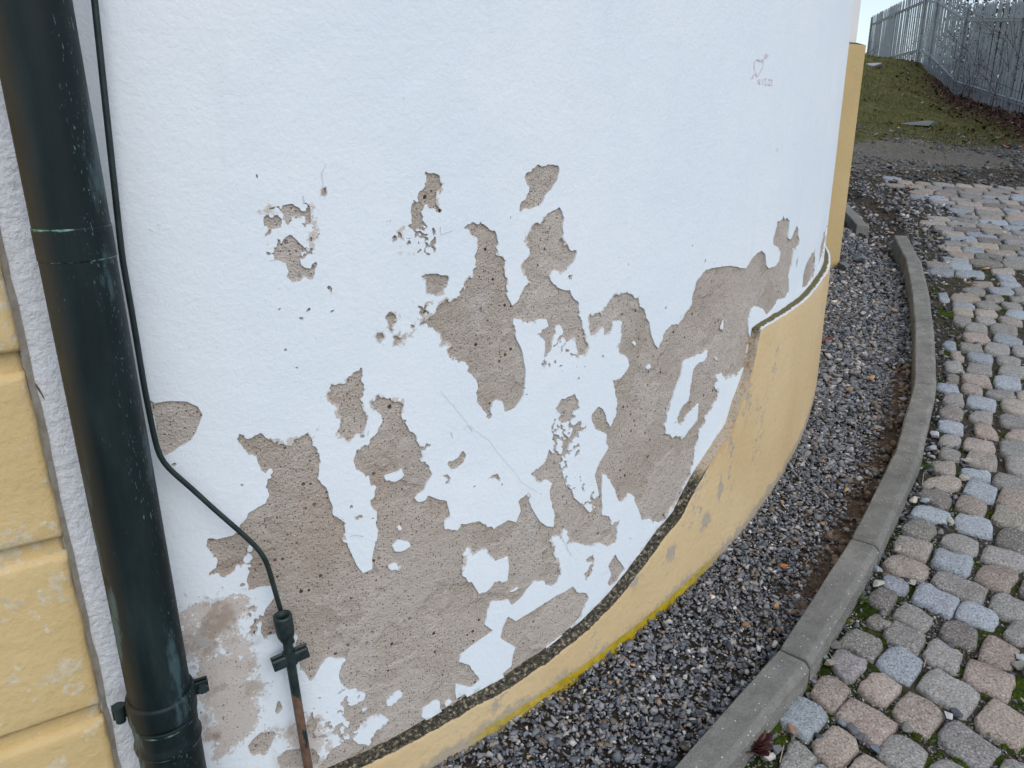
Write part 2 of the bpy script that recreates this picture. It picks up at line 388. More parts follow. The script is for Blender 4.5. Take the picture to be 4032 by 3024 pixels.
# ------------------------------------------------------------------ ground surface
KT = 1.36                                    # kerb top: z = -KT + SLOPE*y
COBH, JOINTH, GRAVH = 1.405, 1.4205, 1.452   # cobble tops, joints, gravel
J = on_plane(px('V', [(1718, 1415), (1870, 1170), (1963, 977), (2000, 828), (1998, 712), (1989, 627), (1974, 560), (1946, 508)]), KT)
d0 = on_plane([(2779, 2988)], KT)[0] - J[0]; d0 /= np.linalg.norm(d0)
def rotz(v, a): return np.array([v[0] * math.cos(a) - v[1] * math.sin(a), v[0] * math.sin(a) + v[1] * math.cos(a), 0])
pre = []
p, dv = J[0].copy(), d0[:2].copy(); dv /= np.linalg.norm(dv)
for k in range(3):
    a = (0, .06, .08)[k]; dv = np.array([dv[0] * math.cos(a) - dv[1] * math.sin(a), dv[0] * math.sin(a) + dv[1] * math.cos(a)])
    q = p[:2] + dv * .5; p = np.array([q[0], q[1], -KT + SLOPE * q[1]]); pre.append(p)
KJ = np.concatenate([np.array(pre[::-1]), J])
def seg_dist(P, poly, closed=False):
    """unsigned distance and side (+ left of travel) to a polyline, 2D"""
    best = np.full(len(P), 1e9); side = np.zeros(len(P))
    n = len(poly)
    for i in range(n if closed else n - 1):
        a, b = poly[i], poly[(i + 1) % n]; ab = b - a; L2 = max(ab @ ab, 1e-12)
        t = np.clip(((P - a) @ ab) / L2, 0, 1); d = P - a - t[:, None] * ab; dd = np.hypot(d[:, 0], d[:, 1])
        s = ab[0] * (P[:, 1] - a[1]) - ab[1] * (P[:, 0] - a[0])
        m = dd < best; best[m] = dd[m]; side[m] = s[m]
    return best, side
kerb_ext = np.concatenate([KJ[:, :2], [[2.42, 4.9], [2.35, 5.5], [2.3, 6.0]]])
def terrain(P):
    """ground height; P (n,2)"""
    x, y = P[:, 0], P[:, 1]
    q = x / np.maximum(y, .5)                                   # the slope is gentler towards the fence on the right
    sl = np.interp(q, [.42, .495, .543, .62, .8], [.18, .137, .10, .094, .075]); cap = np.interp(q, [.42, .495], [13.6, 17.0])
    base = SLOPE * np.clip(y, -8, 6.4) + sl * np.clip(y - 6.4, 0, cap - 6.4) + .04 * np.clip(y - cap, 0, 12) - .12 * np.clip(y - cap - 14, 0, 40)
    d, s = seg_dist(P, kerb_ext)
    w = np.clip((np.where(s > 0, d, -d) + .02) / .04, 0, 1)     # 1 on the gravel side
    w = np.where(y > 6.3, 0, w)
    z = base - JOINTH * (1 - w) - (GRAVH + .012) * w
    b = np.clip((y - 6.0) / 2.0, 0, 1)
    z = z + b * (.07 * fbm(x, y, .7, 3, 5) + .022 * fbm(x, y, 4.0, 3, 9))
    z = z + (1 - b) * .004 * fbm(x, y, 9, 2, 3)
    return z
def zgrav(P): return -GRAVH + SLOPE * P[:, 1] + .006 * fbm(P[:, 0], P[:, 1], 4, 2, 21)
xs = np.concatenate([-np.geomspace(300, 3.2, 14), np.arange(-3, 0, .25), np.arange(0, 9.4, .06), np.geomspace(9.6, 300, 16)])
ys = np.concatenate([-np.geomspace(300, 1.2, 12), np.arange(-1, .6, .15), np.arange(.6, 18.4, .06), np.geomspace(18.6, 400, 18)])
GX, GY = np.meshgrid(xs, ys, indexing='ij'); GP = np.stack([GX.ravel(), GY.ravel()], 1)
gz = terrain(GP)

# fence posts (from rail heights), used for the leaf litter too
RAILH = .93
def post_from(top, low):
    a, b = ray(px('N', [top]))[0], ray(px('N', [low]))[0]
    ha, hb = np.hypot(a[0], a[1]), np.hypot(b[0], b[1])
    D = RAILH / (a[2] / ha - b[2] / hb)
    az = math.atan2(b[0], b[1])
    return np.array([D * math.sin(az), D * math.cos(az), b[2] / hb * D])      # lower-rail point
POSTS = [post_from(*q) for q in [((372, 300), (338, 738)), ((672, 168), (612, 690)), ((1050, 8), (960, 598)), ((1182, 30), (1090, 662)), ((1500, 238), (1400, 985)), ((2180, 232), (2020, 1182))]]
dv = POSTS[-1] - POSTS[-2]
POSTS.append(POSTS[-1] + dv); POSTS.append(POSTS[-1] + dv)
POSTS = np.array(POSTS)
print('POSTS', POSTS.round(2).tolist(), 'ground', terrain(POSTS[:, :2]).round(2).tolist())
fd, fs = seg_dist(GP, POSTS[2:, :2])
x_, y_ = GP[:, 0], GP[:, 1]
nzg = fbm(x_, y_, 1.1, 4, 40)
edge_g = 7.1 + .55 * nzg - .25 * (x_ - 3.2)          # where turf begins
grass = np.clip((y_ - edge_g) / .8 + .5, 0, 1)
litter = np.clip(1.05 - fd / .95, 0, 1) * (y_ > 5.0) * np.clip(1.25 - np.clip(y_ - 12, 0, 9) / 4.5, 0, 1)
kd, ks = seg_dist(GP, kerb_ext)
soil = ((ks > 0) & (y_ < 6.5)) * .85 + ((ks <= 0) & (y_ < 6)) * .72
brown = np.exp(-((kd - .075) / .075) ** 2) * (ks > 0) * ((y_ > 1.6) & (y_ < 3.0)) * .95
moss = ((ks <= 0) & (y_ < 6.2)) * (.47 + .6 * np.exp(-(kd / .12) ** 2) * (y_ < 2.0))
ground = mesh_obj('ground', np.stack([x_, y_, gz], 1), grid_faces(len(xs), len(ys)), m_ground, smooth=True,
                  attrs=dict(grass=grass, litter=litter, soil=soil, brown=brown, moss=moss))
tag(ground, kind='structure')

# ------------------------------------------------------------------ the building: round wall
bld = empty('building', (C[0], C[1], -1.5), label='white rendered building with a round corner wall, peeling paint and a yellow plinth', cat='building')
ths = np.radians(np.concatenate([np.arange(22.5, 70, .5), np.arange(70, 205, 2.0)]))
zs = np.array([-2.2, -1.6, -1.2, -.8, -.4, 0, .5, 3.4])
TH, ZZ = np.meshgrid(ths, zs, indexing='ij')
round_wall = mesh_obj('round_wall', cyl_pt(TH.ravel(), RW - .0035, ZZ.ravel()), grid_faces(len(ths), len(zs)), m_mortar, bld)
round_wall['label'] = 'bare brown render showing where the paint has come off'

holes = []
def hole(*parts): holes.append(multi(*parts))
hole(('A', [(560,293),(600,291),(630,300),(635,335),(650,362),(630,385),(618,430),(622,485),(640,505),(645,540),(638,562),(615,545),(605,522),(570,520),(560,490),(535,495),(530,530),(518,545),(530,575),(515,598),(550,628),(500,650),(468,655),(465,625),(450,600),(448,545),(455,495),(475,472),(497,468),(500,420),(525,375),(545,345),(555,310)]))
hole(('A', [(1230,268),(1262,245),(1300,243),(1340,236),(1380,250),(1403,252),(1408,285),(1400,330),(1375,385),(1368,405),(1340,425),(1305,470),(1270,505),(1230,530),(1190,530),(1163,545),(1158,515),(1170,470),(1190,460),(1205,440),(1220,420),(1218,380),(1195,350),(1184,315),(1192,285)]))
hole(('A', [(780,652),(810,630),(850,618),(910,622),(945,645),(960,668),(1000,680),(1013,710),(1012,770),(1020,830),(1045,850),(1058,890),(1060,950),(1065,1020),(1080,1060),(1095,1110),(1110,1150),(1160,1100),(1175,1050),(1230,1000),(1195,950),(1188,890),(1200,830),(1210,760),(1215,690),(1235,640),(1300,600),(1330,560),(1380,530),(1415,507),(1435,540),(1440,620),(1440,690),(1450,750),(1490,785),(1520,795),(1520,830),(1505,880),(1450,910),(1410,935),(1365,925),(1338,960),(1345,990),(1380,1020),(1430,1050),(1475,1060),(1500,1095),(1540,1125),(1548,1200),(1565,1260),(1580,1330),(1593,1410),(1580,1465),(1548,1480),(1525,1430),(1515,1375),(1495,1365),(1470,1390),(1430,1345),(1440,1320),(1420,1280),(1395,1290),(1380,1350),(1360,1400),(1355,1460),(1345,1500),(1310,1510),(1305,1480),(1320,1430),(1322,1385),(1295,1365),(1275,1335),(1300,1300),(1340,1285),(1325,1245),(1290,1240),(1250,1255),(1200,1265),(1150,1245),(1115,1238),(1125,1300),(1140,1370),(1160,1410),(1175,1460),(1180,1510),(1195,1580),(1197,1659)]),
     ('B', [(1185,70),(1165,120),(1130,165),(1090,190),(1060,195),(1045,160),(1040,120),(1010,110),(985,130),(975,180),(1000,210),(960,218),(925,195),(905,150),(885,120),(878,60),(890,30),(882,0)]),
     ('A', [(880,1650),(845,1610),(815,1580),(815,1540),(800,1520),(745,1522),(720,1480),(700,1440),(710,1410),(690,1380),(660,1385),(650,1340),(610,1300),(580,1280),(530,1270),(560,1235),(590,1200),(620,1140),(680,1115),(700,1135),(745,1110),(790,1050),(800,1010),(830,980),(860,950),(865,880),(875,840),(875,780),(885,710),(870,690),(840,690),(810,668)]))
hole(('A', [(530,960),(550,950),(600,942),(640,960),(680,968),(690,1020),(660,1060),(615,1080),(575,1060),(580,1030),(560,1010),(565,980)]))
hole(('A', [(305,1195),(320,1195),(345,1235),(325,1275),(300,1255),(290,1230)]))
hole(('A', [(230,1320),(265,1325),(275,1355),(245,1370),(225,1350)]))
hole(('A', [(1480,955),(1498,955),(1490,978),(1475,972)]))
hole(('A', [(1590,1260),(1610,1210),(1650,1212),(1690,1215),(1720,1150),(1750,1110),(1785,1075),(1835,1062),(1890,1075),(1930,1110),(1950,1155),(1980,1210),(2000,1280),(2010,1350),(2030,1410),(2055,1435),(2075,1380),(2110,1310),(2140,1275),(2180,1270),(2212,1245)]),
     ('D', [(10,375),(60,310),(70,240),(100,160),(150,95),(200,78),(260,72),(310,65),(350,70),(410,75),(440,30),(465,0)]),
     ('F', [(480,1640),(510,1622),(530,1640),(540,1659)]),
     ('D', [(545,60),(560,82),(600,65),(625,30),(630,0)]),
     ('F', [(635,1640),(620,1605),(588,1590),(590,1540),(605,1490),(615,1440),(640,1430),(655,1397),(665,1420),(692,1425),(690,1480),(685,1540),(700,1550),(720,1510),(740,1465),(750,1490),(748,1530),(758,1550),(755,1590),(740,1610),(735,1635),(720,1600),(715,1659)]),
     ('D', [(710,60),(690,140),(690,240),(672,275),(620,290),(590,340),(550,385),(520,345),(470,328),(450,350),(425,430),(430,500),(440,540),(420,620),(400,700),(350,770),(320,775),(270,790),(225,770),(220,820),(210,850),(235,880),(215,940),(180,990),(150,1050),(110,1130),(100,1200),(80,1260),(65,1330),(50,1400),(20,1460),(0,1500)]),
     ('B', [(2200,700),(2150,800),(2110,850),(2065,912),(2000,880),(1950,880),(1930,810),(1900,760),(1895,710),(1855,700),(1810,770),(1785,720),(1780,690),(1750,640),(1720,590),(1685,570),(1690,640),(1690,720),(1692,800),(1660,770),(1665,720),(1655,660),(1645,590),(1675,500),(1700,460),(1730,410),(1715,380),(1720,330),(1690,310),(1650,295),(1630,240),(1630,200),(1668,155),(1690,170),(1715,210),(1720,240),(1745,275),(1765,230),(1790,190),(1785,120),(1775,70),(1770,0)]),
     ('A', [(1760,1640),(1810,1625),(1840,1590),(1870,1540),(1860,1490),(1800,1450),(1805,1400),(1830,1340),(1815,1290),(1820,1245),(1800,1235),(1770,1250),(1740,1320),(1705,1335),(1700,1295),(1665,1300),(1645,1350),(1600,1295)]))
hole(('B', [(1345,415),(1335,470),(1310,530),(1260,545),(1240,580),(1280,640),(1330,625),(1370,640),(1350,690),(1360,760),(1365,800),(1385,850),(1380,930),(1330,920),(1290,890),(1250,820),(1220,770),(1215,730),(1185,720),(1150,760),(1160,820),(1130,890),(1080,880),(1030,915),(985,935),(940,910),(900,890),(850,900),(770,900),(760,945),(700,940),(670,945),(670,890),(705,860),(690,800),(680,760),(620,740),(560,715),(545,750),(500,765),(475,740),(540,690),(560,650),(590,590),(570,545),(515,490),(510,450),(480,350),(440,310),(420,240),(395,180),(395,130),(350,110),(300,90),(240,88),(200,125),(205,175),(250,195),(255,240),(230,320),(195,345),(190,390),(100,420),(65,490),(100,550),(150,590),(170,620),(190,670),(220,670),(210,730),(185,770),(190,800),(230,830),(240,920),(235,980),(215,1060),(200,1120),(205,1200),(140,1228),(110,1190),(60,1100),(10,1000),(20,900),(0,870)]),
     ('K', [(2160,10)]),
     ('E', [(2155,1600),(2115,1500),(2080,1480),(2045,1430),(2070,1380),(2080,1280),(2020,1200),(2015,1135),(1900,1190),(1860,1225),(1800,1225),(1760,1190),(1695,1165),(1690,1140),(1640,1185),(1600,1180),(1555,1155),(1520,1190),(1545,1220),(1600,1260),(1650,1310),(1690,1370),(1720,1410),(1760,1385),(1750,1440),(1735,1480),(1735,1560),(1720,1600),(1650,1640)]),
     ('K', [(1600,5),(1590,40),(1550,80),(1540,130),(1500,150),(1460,165),(1400,180),(1350,160),(1330,200),(1340,240),(1390,270),(1410,300),(1390,350),(1350,410),(1400,390),(1450,425),(1490,400),(1560,340),(1590,290),(1610,250),(1640,225),(1620,260),(1605,330),(1625,380),(1600,450),(1610,490),(1580,525),(1640,510),(1670,490),(1770,485),(1780,540),(1750,590),(1720,630),(1700,700),(1690,770),(1710,830),(1750,800),(1800,790)]),
     ('H', [(450,440),(590,430),(630,470),(600,530),(620,640),(640,760),(690,810),(740,875),(780,830),(830,740),(870,690),(920,668),(1050,690),(1020,740),(990,830),(1020,880),(1060,940),(1100,970),(1150,950),(1180,980),(1240,990),(1230,1030),(1180,1070),(1100,1100),(1050,1090),(1040,1180),(1100,1290),(1090,1400),(1000,1460),(930,1490),(880,1560),(800,1640),(780,1680)]),
     ('G', [(-100,1230),(0,1192),(100,1175),(200,1128),(300,1068),(400,1010),(480,965),(540,920),(560,880),(525,850),(530,815),(600,760),(640,755),(640,800),(650,830),(740,800),(820,770),(820,730),(800,710),(745,745),(740,700),(745,650),(790,660),(850,670),(895,625),(855,570),(830,520),(765,505),(770,462),(850,405),(930,350),(990,310)]),
     ('B', [(980,1590),(930,1560),(950,1470),(980,1420),(1040,1410),(1085,1400),(1090,1420),(1110,1440),(1160,1400),(1200,1340),(1250,1290),(1320,1300),(1370,1310),(1400,1280),(1425,1230),(1400,1150),(1380,1080),(1355,1020),(1370,985),(1420,990),(1440,955),(1460,960),(1480,1020),(1560,1035),(1620,1060),(1680,1030),(1720,1060),(1780,1030),(1790,950),(1800,890),(1760,900),(1740,855),(1690,850),(1695,790),(1690,745),(1630,745),(1600,770),(1640,800),(1610,830),(1570,790),(1510,740),(1490,690),(1455,660),(1440,600),(1420,520),(1440,500),(1420,450),(1365,440)]))
hole(('G', [(1035,345),(1050,280),(1080,210),(1130,242),(1190,200),(1300,140),(1400,75),(1500,20),(1530,55),(1590,65),(1600,95),(1560,180),(1550,220),(1480,300),(1400,360),(1340,400),(1300,460),(1200,520),(1120,590),(1050,605),(1040,580),(1100,530),(1110,470),(1130,410),(1080,390),(1050,360)]))
hole(('B', [(1775,1105),(1760,1130),(1735,1180),(1745,1240),(1725,1290),(1740,1318),(1790,1280),(1840,1200),(1820,1170),(1790,1140)]))
hole(('B', [(1630,1110),(1630,1140),(1600,1155),(1595,1140)])); hole(('B', [(1625,1180),(1620,1240),(1585,1290),(1580,1230),(1610,1185)]))
hole(('B', [(1515,60),(1540,110),(1540,160),(1500,210),(1480,245),(1430,260),(1400,230),(1420,200),(1385,160),(1425,100),(1490,75)]))
hole(('B', [(1500,270),(1560,235),(1560,290),(1525,350),(1480,400),(1460,455),(1430,440),(1435,360),(1480,340)]))
hole(('B', [(680,520),(700,500),(760,480),(790,440),(800,460),(795,510),(760,545),(715,565),(695,540)]))
hole(('B', [(655,595),(690,582),(712,610),(695,660),(665,640),(690,620)])); hole(('B', [(950,610),(1000,580),(1045,620),(1030,635),(990,605)]))
hole(('B', [(850,665),(870,655),(870,690)])); hole(('B', [(510,430),(545,385),(595,375),(575,405),(540,425)]))
hole(('B', [(50,780),(75,790),(85,815),(60,805)])); hole(('B', [(105,860),(140,845),(135,890)]))
hole(('Z', [(400,560),(385,600),(372,640),(375,720),(385,690),(395,600)]))
hole(('Z', [(580,470),(575,620),(572,740),(560,800),(530,815),(505,900),(440,930),(450,780),(480,670),(510,610),(540,545),(570,530)]))
hole(('Z', [(710,240),(690,310),(670,320),(668,370),(640,470),(625,620),(605,740),(640,640),(670,540),(690,430),(700,330),(715,260)]))
hole(('E', [(965,925),(1000,955),(1100,940),(1215,935),(1290,970),(1320,1030),(1300,1090),(1270,1150),(1230,1200),(1150,1240),(1110,1280),(1060,1300),(1040,1240),(1010,1130),(985,1000),(975,960)]))
hole(('L', [(1800,1620),(1830,1560),(1880,1510),(1920,1560),(1925,1659)]), ('E', [(1930,10),(1945,60),(1975,85),(2010,90),(2045,55),(2020,160),(1980,130),(1940,160),(1900,170),(1850,140),(1870,100),(1850,60),(1800,15),(1800,0)]))
hole(('L', [(1850,1400),(1890,1385),(1905,1410),(1880,1460),(1855,1470)]))
hole(('B', [(0,0),(60,-60),(120,-110),(148,-104),(143,0),(130,100),(155,200),(150,290),(90,330),(40,350),(-17,320),(-10,130),(-60,90),(-85,70),(-60,0)]))
hole(('K', [(1610,1510),(1640,1470),(1690,1430),(1780,1415),(1785,1445),(1760,1500),(1700,1575),(1650,1565),(1615,1540)])); hole(('K', [(1785,1290),(1805,1230),(1825,1270),(1800,1310)]))
hole(('L', [(2085,1225),(2100,1222),(2098,1240),(2088,1240)])); hole(('E', [(1940,400),(1965,400),(1960,415)])); hole(('E', [(2130,200),(2150,210),(2152,235)]))
hole(('H', [(440,1560),(520,1490),(640,1480),(700,1500),(760,1480),(840,1560),(800,1640),(700,1680),(480,1690)]))
islands = [px(t, p) for t, p in [
    ('B', [(290,605),(350,580),(390,560),(410,585),(380,620),(340,635),(300,625)]), ('B', [(330,1050),(370,1015),(440,1020),(450,1060),(400,1080),(345,1090)]),
    ('B', [(310,1185),(345,1160),(380,1185),(370,1210),(325,1200)]), ('B', [(360,935),(385,912),(400,945),(375,955)]),
    ('B', [(785,1110),(830,1050),(870,1080),(920,1065),(950,1060),(965,1110),(1000,1160),(1050,1130),(1085,1110),(1090,1170),(1080,1280),(1040,1290),(1000,1285),(985,1310),(940,1365),(890,1360),(870,1320),(800,1260),(770,1200),(790,1150)]),
    ('B', [(1100,1350),(1155,1310),(1140,1335)]), ('A', [(1890,1395),(1900,1380),(1910,1395),(1903,1410)]), ('A', [(1980,1555),(2000,1535),(2005,1550),(1985,1562)]),
    ('D', [(245,470),(255,410),(275,430),(265,490)]), ('D', [(210,660),(225,650),(235,680),(220,700)]),
    ('D', [(155,615),(160,650),(140,680),(100,700),(70,740),(55,800),(45,880),(30,940),(0,970),(-15,1020),(-30,1075),(-10,1080),(30,1040),(75,985),(100,950),(105,985),(92,1080),(50,1120),(0,1185),(-100,1160),(-112,1150),(-105,1030),(-70,940),(-40,860),(-10,760),(0,700),(30,660),(80,650),(130,635)]),
    ('G', [(220,770),(250,770),(240,840),(310,880),(240,950),(200,1000),(180,1040),(110,1030),(70,1000),(75,910),(140,890),(150,830),(210,780)]),
    ('G', [(300,770),(340,720),(390,695),(380,740),(330,780)]), ('G', [(670,780),(700,752),(715,765),(680,795)])]]
speckles = [(px(t, p), th) for t, p, th in [
    ('A', [(455,670),(570,680),(575,780),(500,760),(380,750),(370,730)], .04), ('A', [(340,1340),(350,1310),(480,1180),(530,1170),(525,1220),(440,1290)], .25),
    ('B', [(1390,260),(1560,230),(1560,400),(1440,520),(1400,450)], .10), ('B', [(1440,480),(1520,560),(1560,700),(1680,740),(1640,800),(1500,700)], .42),
    ('B', [(230,870),(330,880),(320,980),(240,1000)], .2), ('L', [(1760,1400),(1960,1360),(1980,1659),(1780,1659)], .06), ('A', [(1280,1250),(1560,1540),(1300,1560)], .55),
    ('H', [(880,1000),(1050,1000),(1000,1250),(900,1300),(780,1400),(760,1250)], .15), ('H', [(1060,1090),(1200,1150),(1120,1300),(1000,1450),(860,1500),(900,1350)], .1),
    ('G', [(20,850),(150,680),(240,760),(60,980)], .1), ('H', [(380,300),(480,420),(300,480),(200,420),(230,250)], .35)]]
wash_polys = [px('K', [(1080,440),(1330,440),(1540,470),(1660,580),(1690,700),(1690,860),(1650,1010),(1720,1180),(1760,1320),(1800,1420),(1700,1500),(1560,1600),(1330,1640),(1250,1300),(1180,1100),(1130,800)]),
              px('H', [(420,1480),(560,1200),(700,1150),(850,1200),(960,1260),(900,1500),(820,1659),(420,1700)])]
STEP = .0027
TH0, TH1 = math.radians(23.6), math.radians(64)
s_arr = np.concatenate([np.arange(TH0 * RW, TH1 * RW, STEP), np.radians(np.concatenate([np.arange(64.5, 70, .5), np.arange(71, 204, 3)])) * RW])
z_arr = np.concatenate([np.arange(-1.36, .10, STEP), [.12, .2, .4, .8, 1.4, 2.2, 3.4]])
SS, ZG = np.meshgrid(s_arr, z_arr, indexing='ij')
def to_sz(poly):
    P = on_cyl(poly); return np.stack([theta_of(P) * RW, P[:, 2]], 1)
def in_poly(X, Y, poly):
    ins = np.zeros(X.shape, bool); n = len(poly)
    for i in range(n):
        (xa, ya), (xb, yb) = poly[i], poly[(i + 1) % n]
        if ya == yb: continue
        ins ^= ((Y < ya) != (Y < yb)) & (X < (xb - xa) * (Y - ya) / (yb - ya) + xa)
    return ins
def sdf_region(poly, m=.03):
    i0, i1 = np.searchsorted(s_arr, [poly[:, 0].min() - m, poly[:, 0].max() + m]); j0, j1 = np.searchsorted(z_arr, [poly[:, 1].min() - m, poly[:, 1].max() + m])
    X, Y = SS[i0:i1, j0:j1], ZG[i0:i1, j0:j1]
    d = np.full(X.shape, 1e3); n = len(poly)
    for i in range(n):
        a, b = poly[i], poly[(i + 1) % n]
        # only the neighbourhood of this edge matters
        q0, q1 = np.searchsorted(s_arr[i0:i1], [min(a[0], b[0]) - m, max(a[0], b[0]) + m]); r0, r1 = np.searchsorted(z_arr[j0:j1], [min(a[1], b[1]) - m, max(a[1], b[1]) + m])
        ab = b - a; L2 = max(ab @ ab, 1e-12); x, y = X[q0:q1, r0:r1] - a[0], Y[q0:q1, r0:r1] - a[1]
        t = np.clip((x * ab[0] + y * ab[1]) / L2, 0, 1)
        d[q0:q1, r0:r1] = np.minimum(d[q0:q1, r0:r1], (x - t * ab[0]) ** 2 + (y - t * ab[1]) ** 2)
    d = np.minimum(np.sqrt(d), m)
    return (slice(i0, i1), slice(j0, j1)), np.where(in_poly(X, Y, poly), d, -d)
E = np.full(SS.shape, -.03)
for hpoly in holes:
    sl_, d = sdf_region(to_sz(hpoly)); E[sl_] = np.maximum(E[sl_], d)
for ip in islands:
    sl_, d = sdf_region(to_sz(ip)); E[sl_] = np.minimum(E[sl_], -d)
fine = fbm(SS, ZG, 70, 3, 11)
rough = np.clip(.5 + 1.2 * fbm(SS, ZG, 9, 2, 51), .12, 1)            # some edges clean, some crumbly
E = E + .0095 * rough * fbm(SS, ZG, 62, 3, 31) + .003 * fbm(SS, ZG, 24, 2, 77) + .0042 * np.clip(rough * 1.6 - .2, 0, 1) * fbm(SS, ZG, 170, 2, 33)
for sp, th in speckles:
    sl_, d = sdf_region(to_sz(sp), .025)
    n = 1.25 * fbm(SS[sl_], ZG[sl_], 62, 3, 91, .85) + .35 * fbm(SS[sl_], ZG[sl_], 26, 2, 61)
    E[sl_] = np.maximum(E[sl_], np.minimum((n - th) * .012, (d + .012) * .5))
E0 = E.copy()
# small chips knocked out of the paint
centre = to_sz(px('V', [(960, 900)]))[0]
for k in range(200):
    s0 = rng.uniform(TH0 * RW + .1, 1.05 * RW); z0 = rng.uniform(-1.1, -.25) if k < 180 else rng.uniform(-.5, .05)
    if vnoise(np.array([s0 * 3.1]), np.array([z0 * 3.1]), 5)[0] < .42: continue
    r0 = rng.choice([.0022, .003, .004, .006], p=[.5, .3, .15, .05])
    i0, i1 = np.searchsorted(s_arr, [s0 - .03, s0 + .03]); j0, j1 = np.searchsorted(z_arr, [z0 - .03, z0 + .03])
    X, Y = SS[i0:i1, j0:j1] - s0, ZG[i0:i1, j0:j1] - z0
    a = rng.uniform(0, 3.1); u, w = X * math.cos(a) + Y * math.sin(a), -X * math.sin(a) + Y * math.cos(a)
    d = r0 - np.sqrt((u * 1.0) ** 2 + (w * rng.uniform(1, 2.4)) ** 2)
    E[i0:i1, j0:j1] = np.maximum(E[i0:i1, j0:j1], d + .003 * fine[i0:i1, j0:j1])
E[-50:, :] = -.03; E[:, -8:] = -.03
wash = np.zeros(SS.shape)
for wp in wash_polys:
    sl_, d = sdf_region(to_sz(wp), .09); wash[sl_] = np.maximum(wash[sl_], np.clip(.5 + d / .09 * .9, 0, 1))

wash = np.maximum(wash, np.clip(1 + E0 / .011, 0, 1) * np.clip(rough * 1.5 - .35, 0, 1) * .8)
def marching(Fd):
    """Fd > 0 keeps; returns verts (s,z) and faces, and the boundary segments"""
    nu, nv = Fd.shape
    Fd = np.where(np.abs(Fd) < 1e-5, 1e-5, Fd)
    gid = np.arange(nu * nv).reshape(nu, nv)
    hu = nu * nv + np.arange((nu - 1) * nv).reshape(nu - 1, nv)
    hv = nu * nv + (nu - 1) * nv + np.arange(nu * (nv - 1)).reshape(nu, nv - 1)
    tu = np.clip(Fd[:-1] / (Fd[:-1] - Fd[1:] + 1e-12), .02, .98); tv = np.clip(Fd[:, :-1] / (Fd[:, :-1] - Fd[:, 1:] + 1e-12), .02, .98)
    S = np.concatenate([SS.ravel(), (SS[:-1] + tu * (SS[1:] - SS[:-1])).ravel(), SS[:, :-1].ravel()])
    Z = np.concatenate([ZG.ravel(), ZG[:-1].ravel(), (ZG[:, :-1] + tv * (ZG[:, 1:] - ZG[:, :-1])).ravel()])
    k = Fd > 0
    code = k[:-1, :-1] * 1 + k[1:, :-1] * 2 + k[1:, 1:] * 4 + k[:-1, 1:] * 8
    c = [gid[:-1, :-1], gid[1:, :-1], gid[1:, 1:], gid[:-1, 1:]]
    e = [hu[:, :-1], hv[1:, :], hu[:, 1:], hv[:-1, :]]       # bottom, right, top, left
    T = {15: [['c0', 'c1', 'c2', 'c3']], 1: [['c0', 'e0', 'e3']], 2: [['c1', 'e1', 'e0']], 4: [['c2', 'e2', 'e1']], 8: [['c3', 'e3', 'e2']],
         3: [['c0', 'c1', 'e1', 'e3']], 6: [['c1', 'c2', 'e2', 'e0']], 12: [['c2', 'c3', 'e3', 'e1']], 9: [['c3', 'c0', 'e0', 'e2']],
         5: [['c0', 'e0', 'e3'], ['c2', 'e2', 'e1']], 10: [['c1', 'e1', 'e0'], ['c3', 'e3', 'e2']],
         7: [['c0', 'c1', 'c2', 'e2', 'e3']], 14: [['c1', 'c2', 'c3', 'e3', 'e0']], 13: [['c2', 'c3', 'c0', 'e0', 'e1']], 11: [['c3', 'c0', 'c1', 'e1', 'e2']]}
    faces, segs = {3: [], 4: [], 5: []}, []
    get = lambda nm, m: (c if nm[0] == 'c' else e)[int(nm[1])][m]
    for cd_, polys in T.items():
        m = code == cd_
        if not m.any(): continue
        for pl in polys:
            faces[len(pl)].append(np.stack([get(q, m) for q in pl], 1))
            n = len(pl)
            for a in range(n):
                if pl[a][0] == 'e' and pl[(a + 1) % n][0] == 'e': segs.append(np.stack([get(pl[a], m), get(pl[(a + 1) % n], m)], 1))
    return S, Z, {q: np.concatenate(f) if f else np.zeros((0, q), int) for q, f in faces.items()}, np.concatenate(segs)
S_, Z_, fcs, segs = marching(-E)
used = np.zeros(len(S_), bool)
for f in fcs.values(): used[f.ravel()] = True
remap = np.cumsum(used) - 1
Sv, Zv = S_[used], Z_[used]; nU = len(Sv)
f5 = remap[fcs[5]]; tri5 = np.concatenate([f5[:, [0, 1, 2]], f5[:, [0, 2, 3]], f5[:, [0, 3, 4]]])
q4 = remap[fcs[4]]; t3 = np.concatenate([remap[fcs[3]], tri5])
sg = remap[segs]; bidx, binv = np.unique(sg.ravel(), return_inverse=True); binv = binv.reshape(-1, 2)
Vout = cyl_pt(Sv / RW, RW, Zv)
lift = np.zeros(nU)
lift[:] = .0006 * fbm(Sv, Zv, 12, 2, 3)
# loose paint lifts a little near the broken edges
Vout = cyl_pt(Sv / RW, RW + lift, Zv)
Vlipo = Vout[bidx]; Vlipi = cyl_pt(Sv[bidx] / RW, RW - .0042, Zv[bidx])
lip = np.stack([sg[:, 0] * 0 + nU + binv[:, 0], nU + binv[:, 1], nU + len(bidx) + binv[:, 1], nU + len(bidx) + binv[:, 0]], 1)
Vall = np.concatenate([Vout, Vlipo, Vlipi])
gI = lambda A: np.concatenate([A.ravel(), ((A[:-1] + A[1:]) / 2).ravel(), ((A[:, :-1] + A[:, 1:]) / 2).ravel()])[used]
wv = gI(wash)
